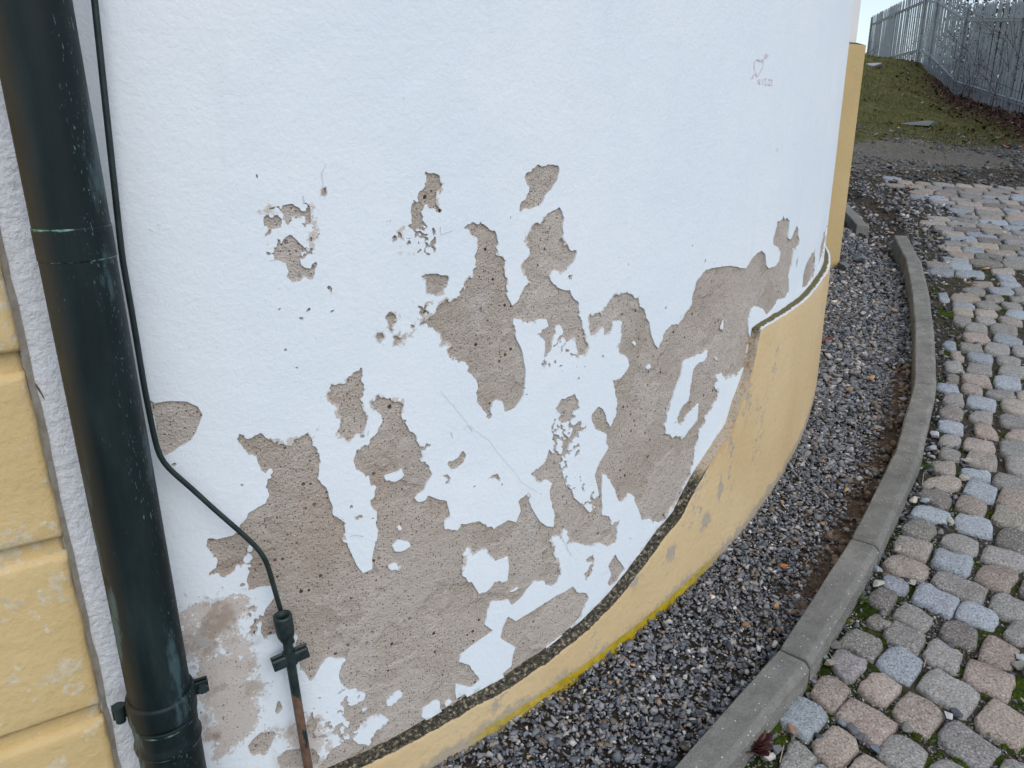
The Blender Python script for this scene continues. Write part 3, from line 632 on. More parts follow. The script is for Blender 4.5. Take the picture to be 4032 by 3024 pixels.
# plinth ledge height by angle
_lp = multi(('D', [(505,490),(487,600),(470,700),(440,800),(405,900),(368,1000),(338,1110),(270,1210),(215,1290),(160,1380),(100,1480),(45,1580)]), ('B', [(2212,850),(2100,985),(1990,1140),(1940,1200),(1890,1270)]),
            ('G', [(1790,95),(1700,190),(1600,290),(1500,370),(1420,440),(1340,500),(1250,555),(1150,625),(1000,710),(860,790),(700,880),(560,970),(400,1055),(250,1130),(130,1190)]))
_lq = on_cyl(_lp, RP); LED = np.stack([np.degrees(theta_of(_lq)), _lq[:, 2]], 1)[::-1]
LED = np.concatenate([[(20, -1.175), (25, -1.165)], LED, [(50.8, -.508), (54, -.505), (58, -.499), (62, -.485), (70, -.48), (210, -.48)]])
def ledge(th): return np.interp(np.degrees(th), LED[:, 0], LED[:, 1])
hl = Zv - ledge(Sv / RW)
grime = np.clip(.62 - hl / .055 * .5, 0, .62) * (np.degrees(Sv / RW) < 49)
pad = lambda a: np.concatenate([a, a[bidx], a[bidx]])
me_f = [tuple(r) for r in q4.tolist()] + [tuple(r) for r in t3.tolist()] + [tuple(r) for r in lip.tolist()]
coat = mesh_obj('paint_coat', Vall, me_f, m_paint, round_wall, attrs=dict(wash=pad(wv), grime=pad(grime)))
coat['label'] = 'white paint coat, flaking off in ragged patches'

# hairline cracks and scratches in the paint: shallow dark grooves as thin ribbons
def ribbon(paths, w, r, name, mat, parent):
    V, Fc = [], []
    for path, wd in paths:
        P = to_sz(path); n = max(2, int(np.linalg.norm(np.diff(P, axis=0), axis=1).sum() / .006))
        L = np.concatenate([[0], np.cumsum(np.linalg.norm(np.diff(P, axis=0), axis=1))]); u = np.linspace(0, L[-1], n)
        Q = np.stack([np.interp(u, L, P[:, 0]), np.interp(u, L, P[:, 1])], 1)
        Q += rng.normal(0, .0007, Q.shape) * (wd < .0015)
        t = np.gradient(Q, axis=0); t /= np.linalg.norm(t, axis=1)[:, None] + 1e-9; nrm = np.stack([-t[:, 1], t[:, 0]], 1)
        hw = (wd / 2) * rng.uniform(.55, 1.25, n)[:, None]
        A, B = Q + nrm * hw, Q - nrm * hw; o = len(V)
        for a, b in zip(A, B): V += [cyl_pt(np.array([a[0] / RW]), r, np.array([a[1]]))[0], cyl_pt(np.array([b[0] / RW]), r, np.array([b[1]]))[0]]
        Fc += [(o + 2 * i, o + 2 * i + 1, o + 2 * i + 3, o + 2 * i + 2) for i in range(n - 1)]
    return mesh_obj(name, np.array(V), Fc, mat, parent)
m_crack = mat_simple('hairline_crack', (.44, .46, .48), (.62, .65, .67), 90)
for cr_ in [(px('B', [(640, 40), (730, 150), (830, 270), (960, 370), (1040, 480), (1130, 580), (1170, 640), (1270, 700)]), .0006), (px('B', [(795, 290), (820, 262), (850, 300)]), .0014),
        (px('L', [(2110, 1060), (2085, 1120), (2090, 1220), (2105, 1275)]), .0009), (px('L', [(1960, 1270), (1975, 1325)]), .0014), (px('B', [(170, 330), (175, 300)]), .0016), (px('B', [(55, 985), (100, 970), (140, 985)]), .0014),
        (px('A', [(640, 640), (638, 690), (720, 665)]), .001), (px('B', [(1420, 980), (1460, 1060), (1490, 1110)]), .001), (px('B', [(710, 310), (720, 350)]), .0015), (px('F', [(610, 960), (615, 985)]), .0014)]:
    ribbon([cr_], 0, RW + .0012, 'crack', m_crack, round_wall)

# ------------------------------------------------------------------ plinth and its ledge
th_p = np.radians(np.concatenate([np.arange(21.5, 68, .22), np.arange(68, 204, 2.0)]))
ztop = ledge(th_p) + .0035 * fbm(th_p * 60, th_p * 0, 1, 3, 4)
foot_z = -GRAVH - .12 + SLOPE * (C[1] - RP * np.cos(th_p))
rows = np.array([0, .25, .5, .6, .68, .75, .81, .86, .9, .94, .97, 1.0])
rr = RP + .0015 * fbm(np.repeat(th_p * RP, len(rows)).reshape(-1, len(rows)), np.tile(rows, (len(th_p), 1)) * .4, 12, 2, 8)
ZP = foot_z[:, None] + (ztop - foot_z)[:, None] * rows
THP = np.repeat(th_p[:, None], len(rows), 1)
rr[:, -1] -= .002
VP = np.stack([C[0] + rr * np.sin(THP), C[1] - rr * np.cos(THP), ZP], -1).reshape(-1, 3)
deg = np.degrees(th_p)
mould = np.interp(deg, [0, 30, 33, 46.0, 47.6, 300], [.25, .45, .95, 1.0, 0, 0]); rust = np.interp(deg, [0, 45, 46.5, 50.15, 50.4, 300], [0, 0, 1, 1, 0, 0]); pale = np.interp(deg, [0, 50.25, 50.6, 300], [0, 0, 1, 1])
lichen = np.interp(deg, [0, 33.2, 34, 38, 44.5, 46, 48.5, 300], [0, 0, .8, 1, 1, .9, 0, 0])
gfoot = (ZP - (-GRAVH + SLOPE * (C[1] - RP * np.cos(THP)))).ravel()
rep = lambda a: np.repeat(a, len(rows))
stain = np.zeros(len(VP))
for c_, w1, w2 in [((2836, 1922), .018, .055), ((2778, 2050), .035, .045), ((2640, 2180), .03, .025), ((2500, 2290), .03, .02)]:
    q_ = on_cyl([c_], RP); stain = np.maximum(stain, np.exp(-(((THP.ravel() - theta_of(q_)[0]) * RP / w1) ** 2 + ((ZP.ravel() - q_[0, 2]) / w2) ** 2)))
plinth = mesh_obj('plinth', VP, grid_faces(len(th_p), len(rows)), m_plinth, bld, smooth=True,
                  attrs=dict(top=(ztop[:, None] - ZP).ravel(), foot=gfoot, mould=rep(mould), rust=rep(rust), lichen=rep(lichen), stain=stain))
plinth['label'] = 'yellow painted plinth with a black mossy edge'
prof = [(-.002, -.0005), (-.004, .001), (-.011, .0025), (-.019, .004), (-.030, .006)]
VL = []
for dr, dz in prof:
    VL.append(cyl_pt(th_p, RP + dr + .0016 * fbm(th_p * 80, th_p * 0 + dr * 300, 1, 2, 6), ztop + dz + .0022 * fbm(th_p * 90, th_p * 0 + dr * 200, 1, 2, 2)))
VL = np.stack(VL, 1).reshape(-1, 3)
rl = lambda a: np.repeat(a, len(prof))
led = mesh_obj('ledge', VL, grid_faces(len(th_p), len(prof)), m_ledge, plinth, smooth=True, attrs=dict(rust=rl(rust), pale=rl(pale), inner=np.tile([0, .1, .55, .75, .35], len(th_p))))

# ------------------------------------------------------------------ straight side wall with yellow quoins
U = np.array([-.848, -.530]); U /= np.linalg.norm(U); NRM = np.array([-U[1], U[0]]); 
if NRM @ (-np.array([-.595, 1.042])) < 0: NRM = -NRM
P0 = cyl_pt(np.radians(np.array([24.0])), RW, np.array([0.]))[0][:2] + .002 * NRM
def side_pt(u, off, z): q = P0 + U * u + NRM * off; return np.array([q[0], q[1], z])
def on_side(p, off=0.0):
    r = ray(p); o = P0 + NRM * off; t = (o @ NRM) / (r[:, :2] @ NRM); P = r * t[:, None]
    return np.stack([(P[:, :2] - P0) @ U, P[:, 2]], 1)
M = Mat('white_side_wall_paint', .8, .25)
base = M.ramp(M.noise(2.2, 4, .6), [(.3, (.74, .77, .82)), (.7, (.80, .83, .865))])
dirt = M.math('MULTIPLY', M.step(M.noise(260, 2, .6), .66, .76), M.step(M.noise(9, 3), .42, .7))
base = M.mix(M.math('MULTIPLY', dirt, .6), base, (.36, .33, .32))
m_sidew = M.done(base, M.bump(M.math('ADD', M.math('MULTIPLY', M.noise(95, 4, .6), 1.2), M.noise(30, 3)), .8, .005))
su = np.array([-.06, 0, .1, .3, .8, 2.0]); sz = np.array([-2.2, -1.2, -.6, 0, .6, 3.4])
SU, SZ = np.meshgrid(su, sz, indexing='ij')
mesh_obj('side_wall', np.array([side_pt(u, -.03 if u < 0 else 0, z) for u, z in zip(SU.ravel(), SZ.ravel())]), grid_faces(len(su), len(sz))[:, ::-1], m_sidew, bld)
QOFF = .024
eb = on_side(px('K', [(660, 1240)]), QOFF)[0]; et = on_side(px('E', [(140, 630)]), QOFF)[0]
# block edges (bottom, top) seen along the right-hand side of the pilaster
zt = {}
g1 = on_side(px('E', [(140, 632), (155, 762)]), QOFF)[:, 1]; g2 = on_side(px('K', [(425, 172), (436, 272)]), QOFF)[:, 1]; g3 = on_side(px('K', [(672, 1250), (688, 1340)]), QOFF)[:, 1]
pitch = ((g1[0] - g2[0]) + (g2[0] - g3[0])) / 2
blocks = [(g1[0], g1[0] + pitch - (g1[0] - g1[1])), (g2[0], g1[1]), (g3[0], g2[1]), (g3[0] - pitch, g3[1]), (g1[0] + pitch, g1[0] + 2 * pitch - .03), (g3[0] - 2 * pitch, g3[1] - pitch)]
ued = lambda z: np.interp(z, [eb[1], et[1]], [eb[0], et[0]])
print('quoin edge', eb, et, 'blocks', blocks)
uq = (eb[0] + et[0]) / 2
def quoin(z0, z1):
    nz, nu = 14, 12
    zs_ = np.concatenate([[z0 - .0, z0 + .003, z0 + .009], np.linspace(z0 + .02, z1 - .02, nz), [z1 - .009, z1 - .003, z1]])
    u0 = uq
    us_ = np.concatenate([[u0, u0 + .0015, u0 + .005, u0 + .012], np.linspace(u0 + .025, u0 + .55, nu)])
    V = []
    for i, u in enumerate(us_):
        for j, z in enumerate(zs_):
            e = min(u - u0, z - z0, z1 - z); off = QOFF - .007 * max(0, 1 - e / .0065) ** 2
            if i == 0: off = -.004
            if j == 0 or j == len(zs_) - 1: off = min(off, .006)
            du = .0025 * float(fbm(np.array([z]), np.array([u0]), 30, 2, 14)[0]) * (i < 4) + (ued(z) - uq) * 1.0
            V.append(side_pt(u + du, off + .0012 * float(fbm(np.array([u]), np.array([z]), 25, 2, 15)[0]), z))
    return np.array(V), grid_faces(len(us_), len(zs_))[:, ::-1]
for z0, z1 in blocks:
    v, f = quoin(z0, z1); mesh_obj('quoin_block', v, f, m_quoin, bld, smooth=True)
zz = np.linspace(-2.2, 3.2, 28)
vv = []
for z in zz:
    for du, off in [(0.002, -.004), (.004, .006), (.009, .0095), (.6, .0095)]: vv.append(side_pt(ued(np.clip(z, -1.3, .4)) + du, off, z))
mesh_obj('pilaster', np.array(vv), grid_faces(len(zz), 4), m_quoin, bld, smooth=False)
# grey unpainted seam between the yellow blocks and the white wall
Ms = mat_simple('grey_seam', (.30, .26, .20), (.50, .47, .42), 40)
zz = np.linspace(-1.5, .6, 160); vv = []
for z in zz:
    wdt = .007 + .0025 * float(fbm(np.array([z]), np.array([0.]), 22, 3, 3)[0])
    for du, off in [(-wdt, .0012), (-wdt * .6, .004), (.001, .0085)]: vv.append(side_pt(ued(np.clip(z, -1.3, .4)) + du, off, z))
mesh_obj('seam', np.array(vv), grid_faces(len(zz), 3), Ms, bld)
# cracks beside the seam
mk = mat_simple('open_crack', (.10, .075, .07), (.20, .16, .15), 60)
for path in [[(100, 350), (122, 390)], [(133, 460), (145, 540), (160, 610), (185, 680)], [(190, 700), (210, 720)], [(225, 820), (250, 860), (288, 925)]]:
    P = on_side(px('E', path)); vv = []
    for i, (u, z) in enumerate(P):
        w = .0004 if i in (0, len(P) - 1) else .0016
        vv += [side_pt(u - w, .0012, z), side_pt(u + w, .0012, z)]
    mesh_obj('crack', np.array(vv), [(2 * i, 2 * i + 1, 2 * i + 3, 2 * i + 2) for i in range(len(P) - 1)], mk, bld)

# ------------------------------------------------------------------ the wing further up the hill
K2 = on_plane([(3303, 1043)], GRAVH)[0]; K1 = on_plane([(3262, 1058)], GRAVH)[0]
dw = (K1 - K2)[:2]; dw /= np.linalg.norm(dw)
bk = np.array([dw[1], -dw[0]]); 
if bk[1] < 0: bk = -bk
rt = ray([(3409, 178)])[0]; Dk = np.hypot(*K2[:2]); ztop_w = rt[2] / np.hypot(rt[0], rt[1]) * Dk
print('wing', K2, dw, bk, ztop_w)
def prism(poly, z0, z1):
    n = len(poly); V = [(x, y, z) for z in (z0, z1) for x, y in poly]
    return np.array(V), [(i, (i + 1) % n, n + (i + 1) % n, n + i) for i in range(n)] + [tuple(range(n))[::-1], tuple(range(n, 2 * n))]
def wing_foot(inset): 
    a = K2[:2] + dw * inset + bk * inset
    return [a, a + bk * (3.5), a + bk * 3.5 + dw * 2.2, a + dw * 2.2]
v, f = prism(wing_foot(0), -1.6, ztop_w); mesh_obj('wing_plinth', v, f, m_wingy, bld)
v, f = prism([p - 0.0 * dw for p in wing_foot(.034)], ztop_w + .012, 3.4); mesh_obj('wing_wall', v, f, m_greyw, bld)
v, f = prism(wing_foot(.002), ztop_w + .0005, ztop_w + .012)
v = v.copy(); n = 4
for i, p in enumerate(wing_foot(.030)): v[4 + i, :2] = p
mesh_obj('wing_ledge', v, f, m_dark, bld)

# ------------------------------------------------------------------ drainpipe
AZ = math.radians(-29.3); DP = 1.122; PR = DP * math.sin(math.radians(2.26))
pc = np.array([DP * math.sin(AZ), DP * math.cos(AZ)])
to_cam = -pc / np.linalg.norm(pc); rightv = np.array([-to_cam[1], to_cam[0]])
if rightv[0] < 0: rightv = -rightv
def z_at(v_px, x_px, D):
    r = ray([(x_px, v_px)])[0]; return r[2] / np.hypot(r[0], r[1]) * D
zj1, zj2 = z_at(905, 290, DP - PR), z_at(1032, 320, DP - PR); zc1, zc2 = z_at(2790, 690, DP - PR), z_at(2890, 690, DP - PR)
print('pipe', pc, PR, 'joints', zj1, zj2, zc1, zc2)
dp = empty('drainpipe', (pc[0], pc[1], -1.4), label='dark green copper drainpipe running down the wall beside the yellow quoins', cat='drainpipe')
def pipe_part(name, zs_r, mat=m_pipe, parent=dp, n=64, vg=None):
    a = np.linspace(0, 2 * np.pi, n, endpoint=False); V, side, spk, ver = [], [], [], []
    for z, r in zs_r:
        d = np.stack([np.cos(a), np.sin(a)], 1)
        V.append(np.concatenate([pc + d * r, np.full((n, 1), z)], 1))
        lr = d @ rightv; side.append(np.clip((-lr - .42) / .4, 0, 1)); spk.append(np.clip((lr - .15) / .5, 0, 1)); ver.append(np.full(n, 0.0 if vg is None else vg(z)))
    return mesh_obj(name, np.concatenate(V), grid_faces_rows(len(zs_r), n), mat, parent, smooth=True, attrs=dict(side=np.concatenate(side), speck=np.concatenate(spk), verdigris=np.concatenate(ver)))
def grid_faces_rows(k, n): return np.array([(i * n + j, i * n + (j + 1) % n, (i + 1) * n + (j + 1) % n, (i + 1) * n + j) for i in range(k - 1) for j in range(n)])
def vgf(*zs0): return lambda z: max(np.exp(-((z - q) / .004) ** 2) * .85 for q in zs0)
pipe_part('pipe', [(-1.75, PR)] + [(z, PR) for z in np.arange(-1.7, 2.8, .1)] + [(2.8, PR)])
e = .0009
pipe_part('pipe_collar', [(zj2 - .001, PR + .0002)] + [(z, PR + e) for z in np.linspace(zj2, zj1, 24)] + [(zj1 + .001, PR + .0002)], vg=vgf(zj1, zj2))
zb = zc2
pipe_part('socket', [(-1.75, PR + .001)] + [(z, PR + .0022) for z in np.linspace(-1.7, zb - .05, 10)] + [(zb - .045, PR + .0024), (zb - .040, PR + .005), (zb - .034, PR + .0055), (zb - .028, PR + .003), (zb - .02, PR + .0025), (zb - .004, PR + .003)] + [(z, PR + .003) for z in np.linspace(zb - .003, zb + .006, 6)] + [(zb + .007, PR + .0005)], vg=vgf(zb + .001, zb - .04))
# clamp band, two ears with bolts
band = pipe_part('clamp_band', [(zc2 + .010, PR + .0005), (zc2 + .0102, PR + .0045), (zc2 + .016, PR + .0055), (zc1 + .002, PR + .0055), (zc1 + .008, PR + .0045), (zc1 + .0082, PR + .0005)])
zm = (zc1 + zc2) / 2 + .004
def cyl_between(a, b, r, n=14): return tube([np.asarray(a), (np.asarray(a) + np.asarray(b)) / 2, np.asarray(b)], r, n)
R3, T3_ = np.array([*rightv, 0]), np.array([*to_cam, 0])
for sgn in (1, -1):
    zc = zm + (.006 if sgn > 0 else -.002)
    base_p = np.array([pc[0], pc[1], zc]) + sgn * R3 * (PR + .012)
    offs = (-.002, -.012) if sgn > 0 else (-.016, -.024)
    for k, o in enumerate(offs):
        v, f = box(base_p + T3_ * o, [R3, np.array([0, 0, 1.]), T3_], (.013, .011, .0022), .0015)
        attrs = dict(side=np.zeros(len(v)), speck=np.zeros(len(v)), verdigris=np.zeros(len(v)))
        ear = mesh_obj('clamp_ear', v, f, m_pipe, dp, attrs=attrs)
    if sgn > 0:
        v1 = cyl_between(base_p + R3 * .004 + T3_ * -.02, base_p + R3 * .004 + T3_ * .004, .0035); v2 = cyl_between(base_p + R3 * .004 + T3_ * .0002, base_p + R3 * .004 + T3_ * .006, .0085, 6)
    else:
        v1 = cyl_between(base_p - R3 * .003 + np.array([0, 0, -.013]) - T3_ * .012, base_p - R3 * .003 + np.array([0, 0, .012]) - T3_ * .012, .0075, 12); v2 = cyl_between(base_p - R3 * .003 + np.array([0, 0, .010]) - T3_ * .012, base_p - R3 * .003 + np.array([0, 0, .016]) - T3_ * .012, .0095, 10)
    v, f = merge(v1, v2); mesh_obj('bolt', v, f, m_rod, dp, smooth=False)
# wall anchor behind the clamp
v, f = cyl_between(np.array([pc[0], pc[1], zm]) - T3_ * (PR - .004), np.array([pc[0], pc[1], zm]) - T3_ * (PR + .05), .006); mesh_obj('wall_anchor', v, f, m_rod, dp)

# ------------------------------------------------------------------ lightning conductor
RO = RW + .028
cpts = np.array([(366, -60), (372, 0), (425, 500), (480, 1008), (523, 1251), (568, 1524), (598, 1676), (613, 1745), (627, 1795), (650, 1832), (690, 1868), (753, 1922), (851, 2012), (948, 2096), (1010, 2154), (1034, 2182), (1048, 2208), (1060, 2245), (1075, 2300), (1108, 2412)])
CP = on_cyl(cpts, RO)
top_ext = CP[0] + (CP[0] - CP[1]) / np.linalg.norm(CP[0] - CP[1]) * np.array([[.6], [1.6], [2.4]])
CPa = np.concatenate([top_ext[::-1], CP])
# resample smoothly
L = np.concatenate([[0], np.cumsum(np.linalg.norm(np.diff(CPa, axis=0), axis=1))]); u = np.arange(0, L[-1], .012)
CPs = np.stack([np.interp(u, L, CPa[:, k]) for k in range(3)], 1)
ker = np.array([1, 2, 1]) / 4
for _ in range(2): CPs[1:-1] = CPs[:-2] * .25 + CPs[1:-1] * .5 + CPs[2:] * .25
lc = empty('lightning_conductor', tuple(CP[-1]), label='thin dark lightning conductor wire bent along the peeling wall into a clamped rod', cat='lightning conductor')
v, f = tube(CPs, .0042, 12); mesh_obj('wire', v, f, m_rod, lc, smooth=True)
CN = on_cyl(np.array([(1112, 2428), (1150, 2530), (1146, 2600), (1215, 3024), (1240, 3180)]), RO)
a0, a1 = on_cyl([(1112, 2424)], RO)[0], on_cyl([(1140, 2575)], RO)[0]
ax = (a0 - a1) / np.linalg.norm(a0 - a1)
b0, b1 = on_cyl([(1130, 2520)], RO)[0], on_cyl([(1222, 3075)], RO)[0]; b2 = b1 + (b1 - b0) * .35
v, f = tube(np.array([b0 + ax * .02, b0, (b0 + b1) / 2, b1, b2]), .0082, 16); mesh_obj('rod', v, f, m_rod, lc, smooth=True)
nrm = np.array([math.sin(theta_of(a0[None])[0]), -math.cos(theta_of(a0[None])[0]), 0]); sid = np.cross(ax, nrm); sid /= np.linalg.norm(sid); nrm = np.cross(sid, ax)
if nrm @ -a0 < 0: nrm = -nrm
s_l = .052
n = 18; ang = np.linspace(0, 2 * np.pi, n, endpoint=False); V = []
for t, r in [(-s_l, .0088), (-.049, .0105), (-.041, .0138), (-.032, .0152), (-.02, .0156), (-.003, .0158), (.001, .0150), (.001, .0122), (-.013, .0118)]:
    V.append(a0 + ax * t + r * (np.cos(ang)[:, None] * sid + np.sin(ang)[:, None] * nrm))
conn = mesh_obj('connector', np.concatenate(V), grid_faces_rows(9, n), m_rod, lc, smooth=True)
for t, s_ in ((-.021, .002), (-.042, .004)):
    c0 = a0 + ax * t + sid * s_ * (1 if sid @ R3 > 0 else -1) + nrm * .011
    v, f = merge(cyl_between(c0, c0 + nrm * .008, .0062, 12)); mesh_obj('bolt', v, f, m_rod, conn)
k0 = on_cyl([(1143, 2588)], RO)[0] + nrm * .006
sdir = sid if sid @ R3 > 0 else -sid
tilt = sdir * math.cos(.10) + ax * math.sin(.10)
upv = np.cross(nrm, tilt)
clamp_v = [box(k0, [tilt, upv, nrm], (.031, .0105, .0035), .002), box(k0 - nrm * .012, [tilt, upv, nrm], (.031, .0105, .003), .002)]
V = []
for t, r in [(-.012, .0098), (-.0115, .0122), (.0115, .0122), (.012, .0098)]: V.append(k0 - nrm * .006 + ax * t + r * (np.cos(ang)[:, None] * sid + np.sin(ang)[:, None] * nrm))
clamp_v.append((np.concatenate(V), [tuple(q) for q in grid_faces_rows(4, n)]))
v, f = merge(*clamp_v); clamp = mesh_obj('clamp', v, f, m_rod, lc)
for sgn in (-1, 1):
    c0 = k0 + tilt * sgn * .021 + nrm * .0025
    v, f = merge(cyl_between(c0, c0 + nrm * .0035, .0052, 12)); mesh_obj('bolt', v, f, m_rod, clamp)
v, f = cyl_between(k0 - nrm * .01, k0 - nrm * .042, .0055); mesh_obj('wall_anchor', v, f, m_rod, lc)

# ------------------------------------------------------------------ faded heart scratched in red on the wall
m_red = mat_simple('faded_red_pencil', (.68, .52, .56), (.74, .64, .69), 400)
gra = empty('graffiti', tuple(on_cyl(px('W', [(620, 800)]))[0]), label='faded red pencil heart with an arrow and a scrawled date on the white wall', cat='graffiti')
HEART = [[(610, 605), (570, 560), (520, 555), (480, 585), (455, 650), (450, 730), (465, 820), (490, 900), (525, 1000), (530, 1020)],
         [(610, 605), (640, 565), (680, 590), (690, 650), (675, 740), (640, 840), (580, 930), (555, 980)]]
ARROW = [[(390, 1060), (430, 980), (490, 900)], [(660, 600), (720, 520), (770, 440), (775, 380)], [(430, 960), (420, 1010)], [(740, 500), (735, 430)], [(740, 505), (800, 480)], [(760, 460), (810, 430)], [(770, 490), (820, 455)]]
DATE = [[(535, 1110), (575, 1050), (555, 1200)], [(605, 1060), (620, 1120), (590, 1190)], [(595, 1130), (620, 1140), (610, 1220)], [(655, 1100), (695, 1035), (680, 1200)], [(725, 1060), (780, 1055)], [(752, 1060), (745, 1210)], [(720, 1215), (770, 1210)], [(790, 1195), (793, 1215)],
        [(825, 1075), (860, 1070)], [(850, 1075), (850, 1210)], [(815, 1220), (865, 1220)], [(885, 1080), (925, 1090), (910, 1140), (900, 1215)], [(885, 1220), (920, 1220)]]
for nm, paths, wd in (('heart_line', HEART, .0025), ('arrow_line', ARROW, .0027), ('date_stroke', DATE, .0023)):
    for p_ in paths: ribbon([(px('W', p_), wd)], 0, RW + .0016, nm, m_red, gra)

# ------------------------------------------------------------------ kerb
kerb = empty('kerb', tuple(KJ[0]), kind='structure')
KW = .036
def kerb_stone(a, b, gap=.0034):
    t = (b - a)[:2]; t /= np.linalg.norm(t); nl = np.array([-t[1], t[0]])         # left = gravel side
    prof = [(KW, -.22, 0), (KW, -.005, 0), (KW - .004, 0, 0), (-KW + .014, 0, 0), (-KW + .009, -.0025, .3), (-KW, -.013, 1), (-KW - .001, -.05, 1), (-KW - .001, -.22, 1)]
    ks_ = [gap, gap + .004] + list(np.linspace(.05, np.linalg.norm((b - a)[:2]) - .05, 6)) + [np.linalg.norm((b - a)[:2]) - gap - .004, np.linalg.norm((b - a)[:2]) - gap]
    V, sd = [], []
    for i, k in enumerate(ks_):
        end = i in (0, len(ks_) - 1); q = a[:2] + t * k
        for w, h, s_ in prof:
            hh = h - (.005 if end and h > -.03 else 0); ww = w * (.97 if end else 1)
            jx = rng.normal(0, .0007)
            V.append((q[0] + nl[0] * (ww + jx), q[1] + nl[1] * (ww + jx), -KT + SLOPE * q[1] + hh + rng.normal(0, .0004))); sd.append(s_)
    n = len(prof); f = [tuple(r) for r in grid_faces(len(ks_), n).tolist()] + [tuple(range(n)), tuple((len(ks_) - 1) * n + j for j in range(n))[::-1]]
    return np.array(V), f, sd
for i in range(len(KJ) - 1):
    v, f, sd = kerb_stone(KJ[i], KJ[i + 1]); mesh_obj('kerb_stone', v, f, m_kerb, kerb, attrs=dict(side=sd))
ks1 = on_plane(px('V', [(1868, 462), (1826, 418)]), KT - .02)
v, f, sd = kerb_stone(ks1[0], ks1[1] + (ks1[1] - ks1[0]) * .6)
v[:, 2] -= .045
mesh_obj('kerb_stone', v, f, m_kerb, kerb, attrs=dict(side=sd))

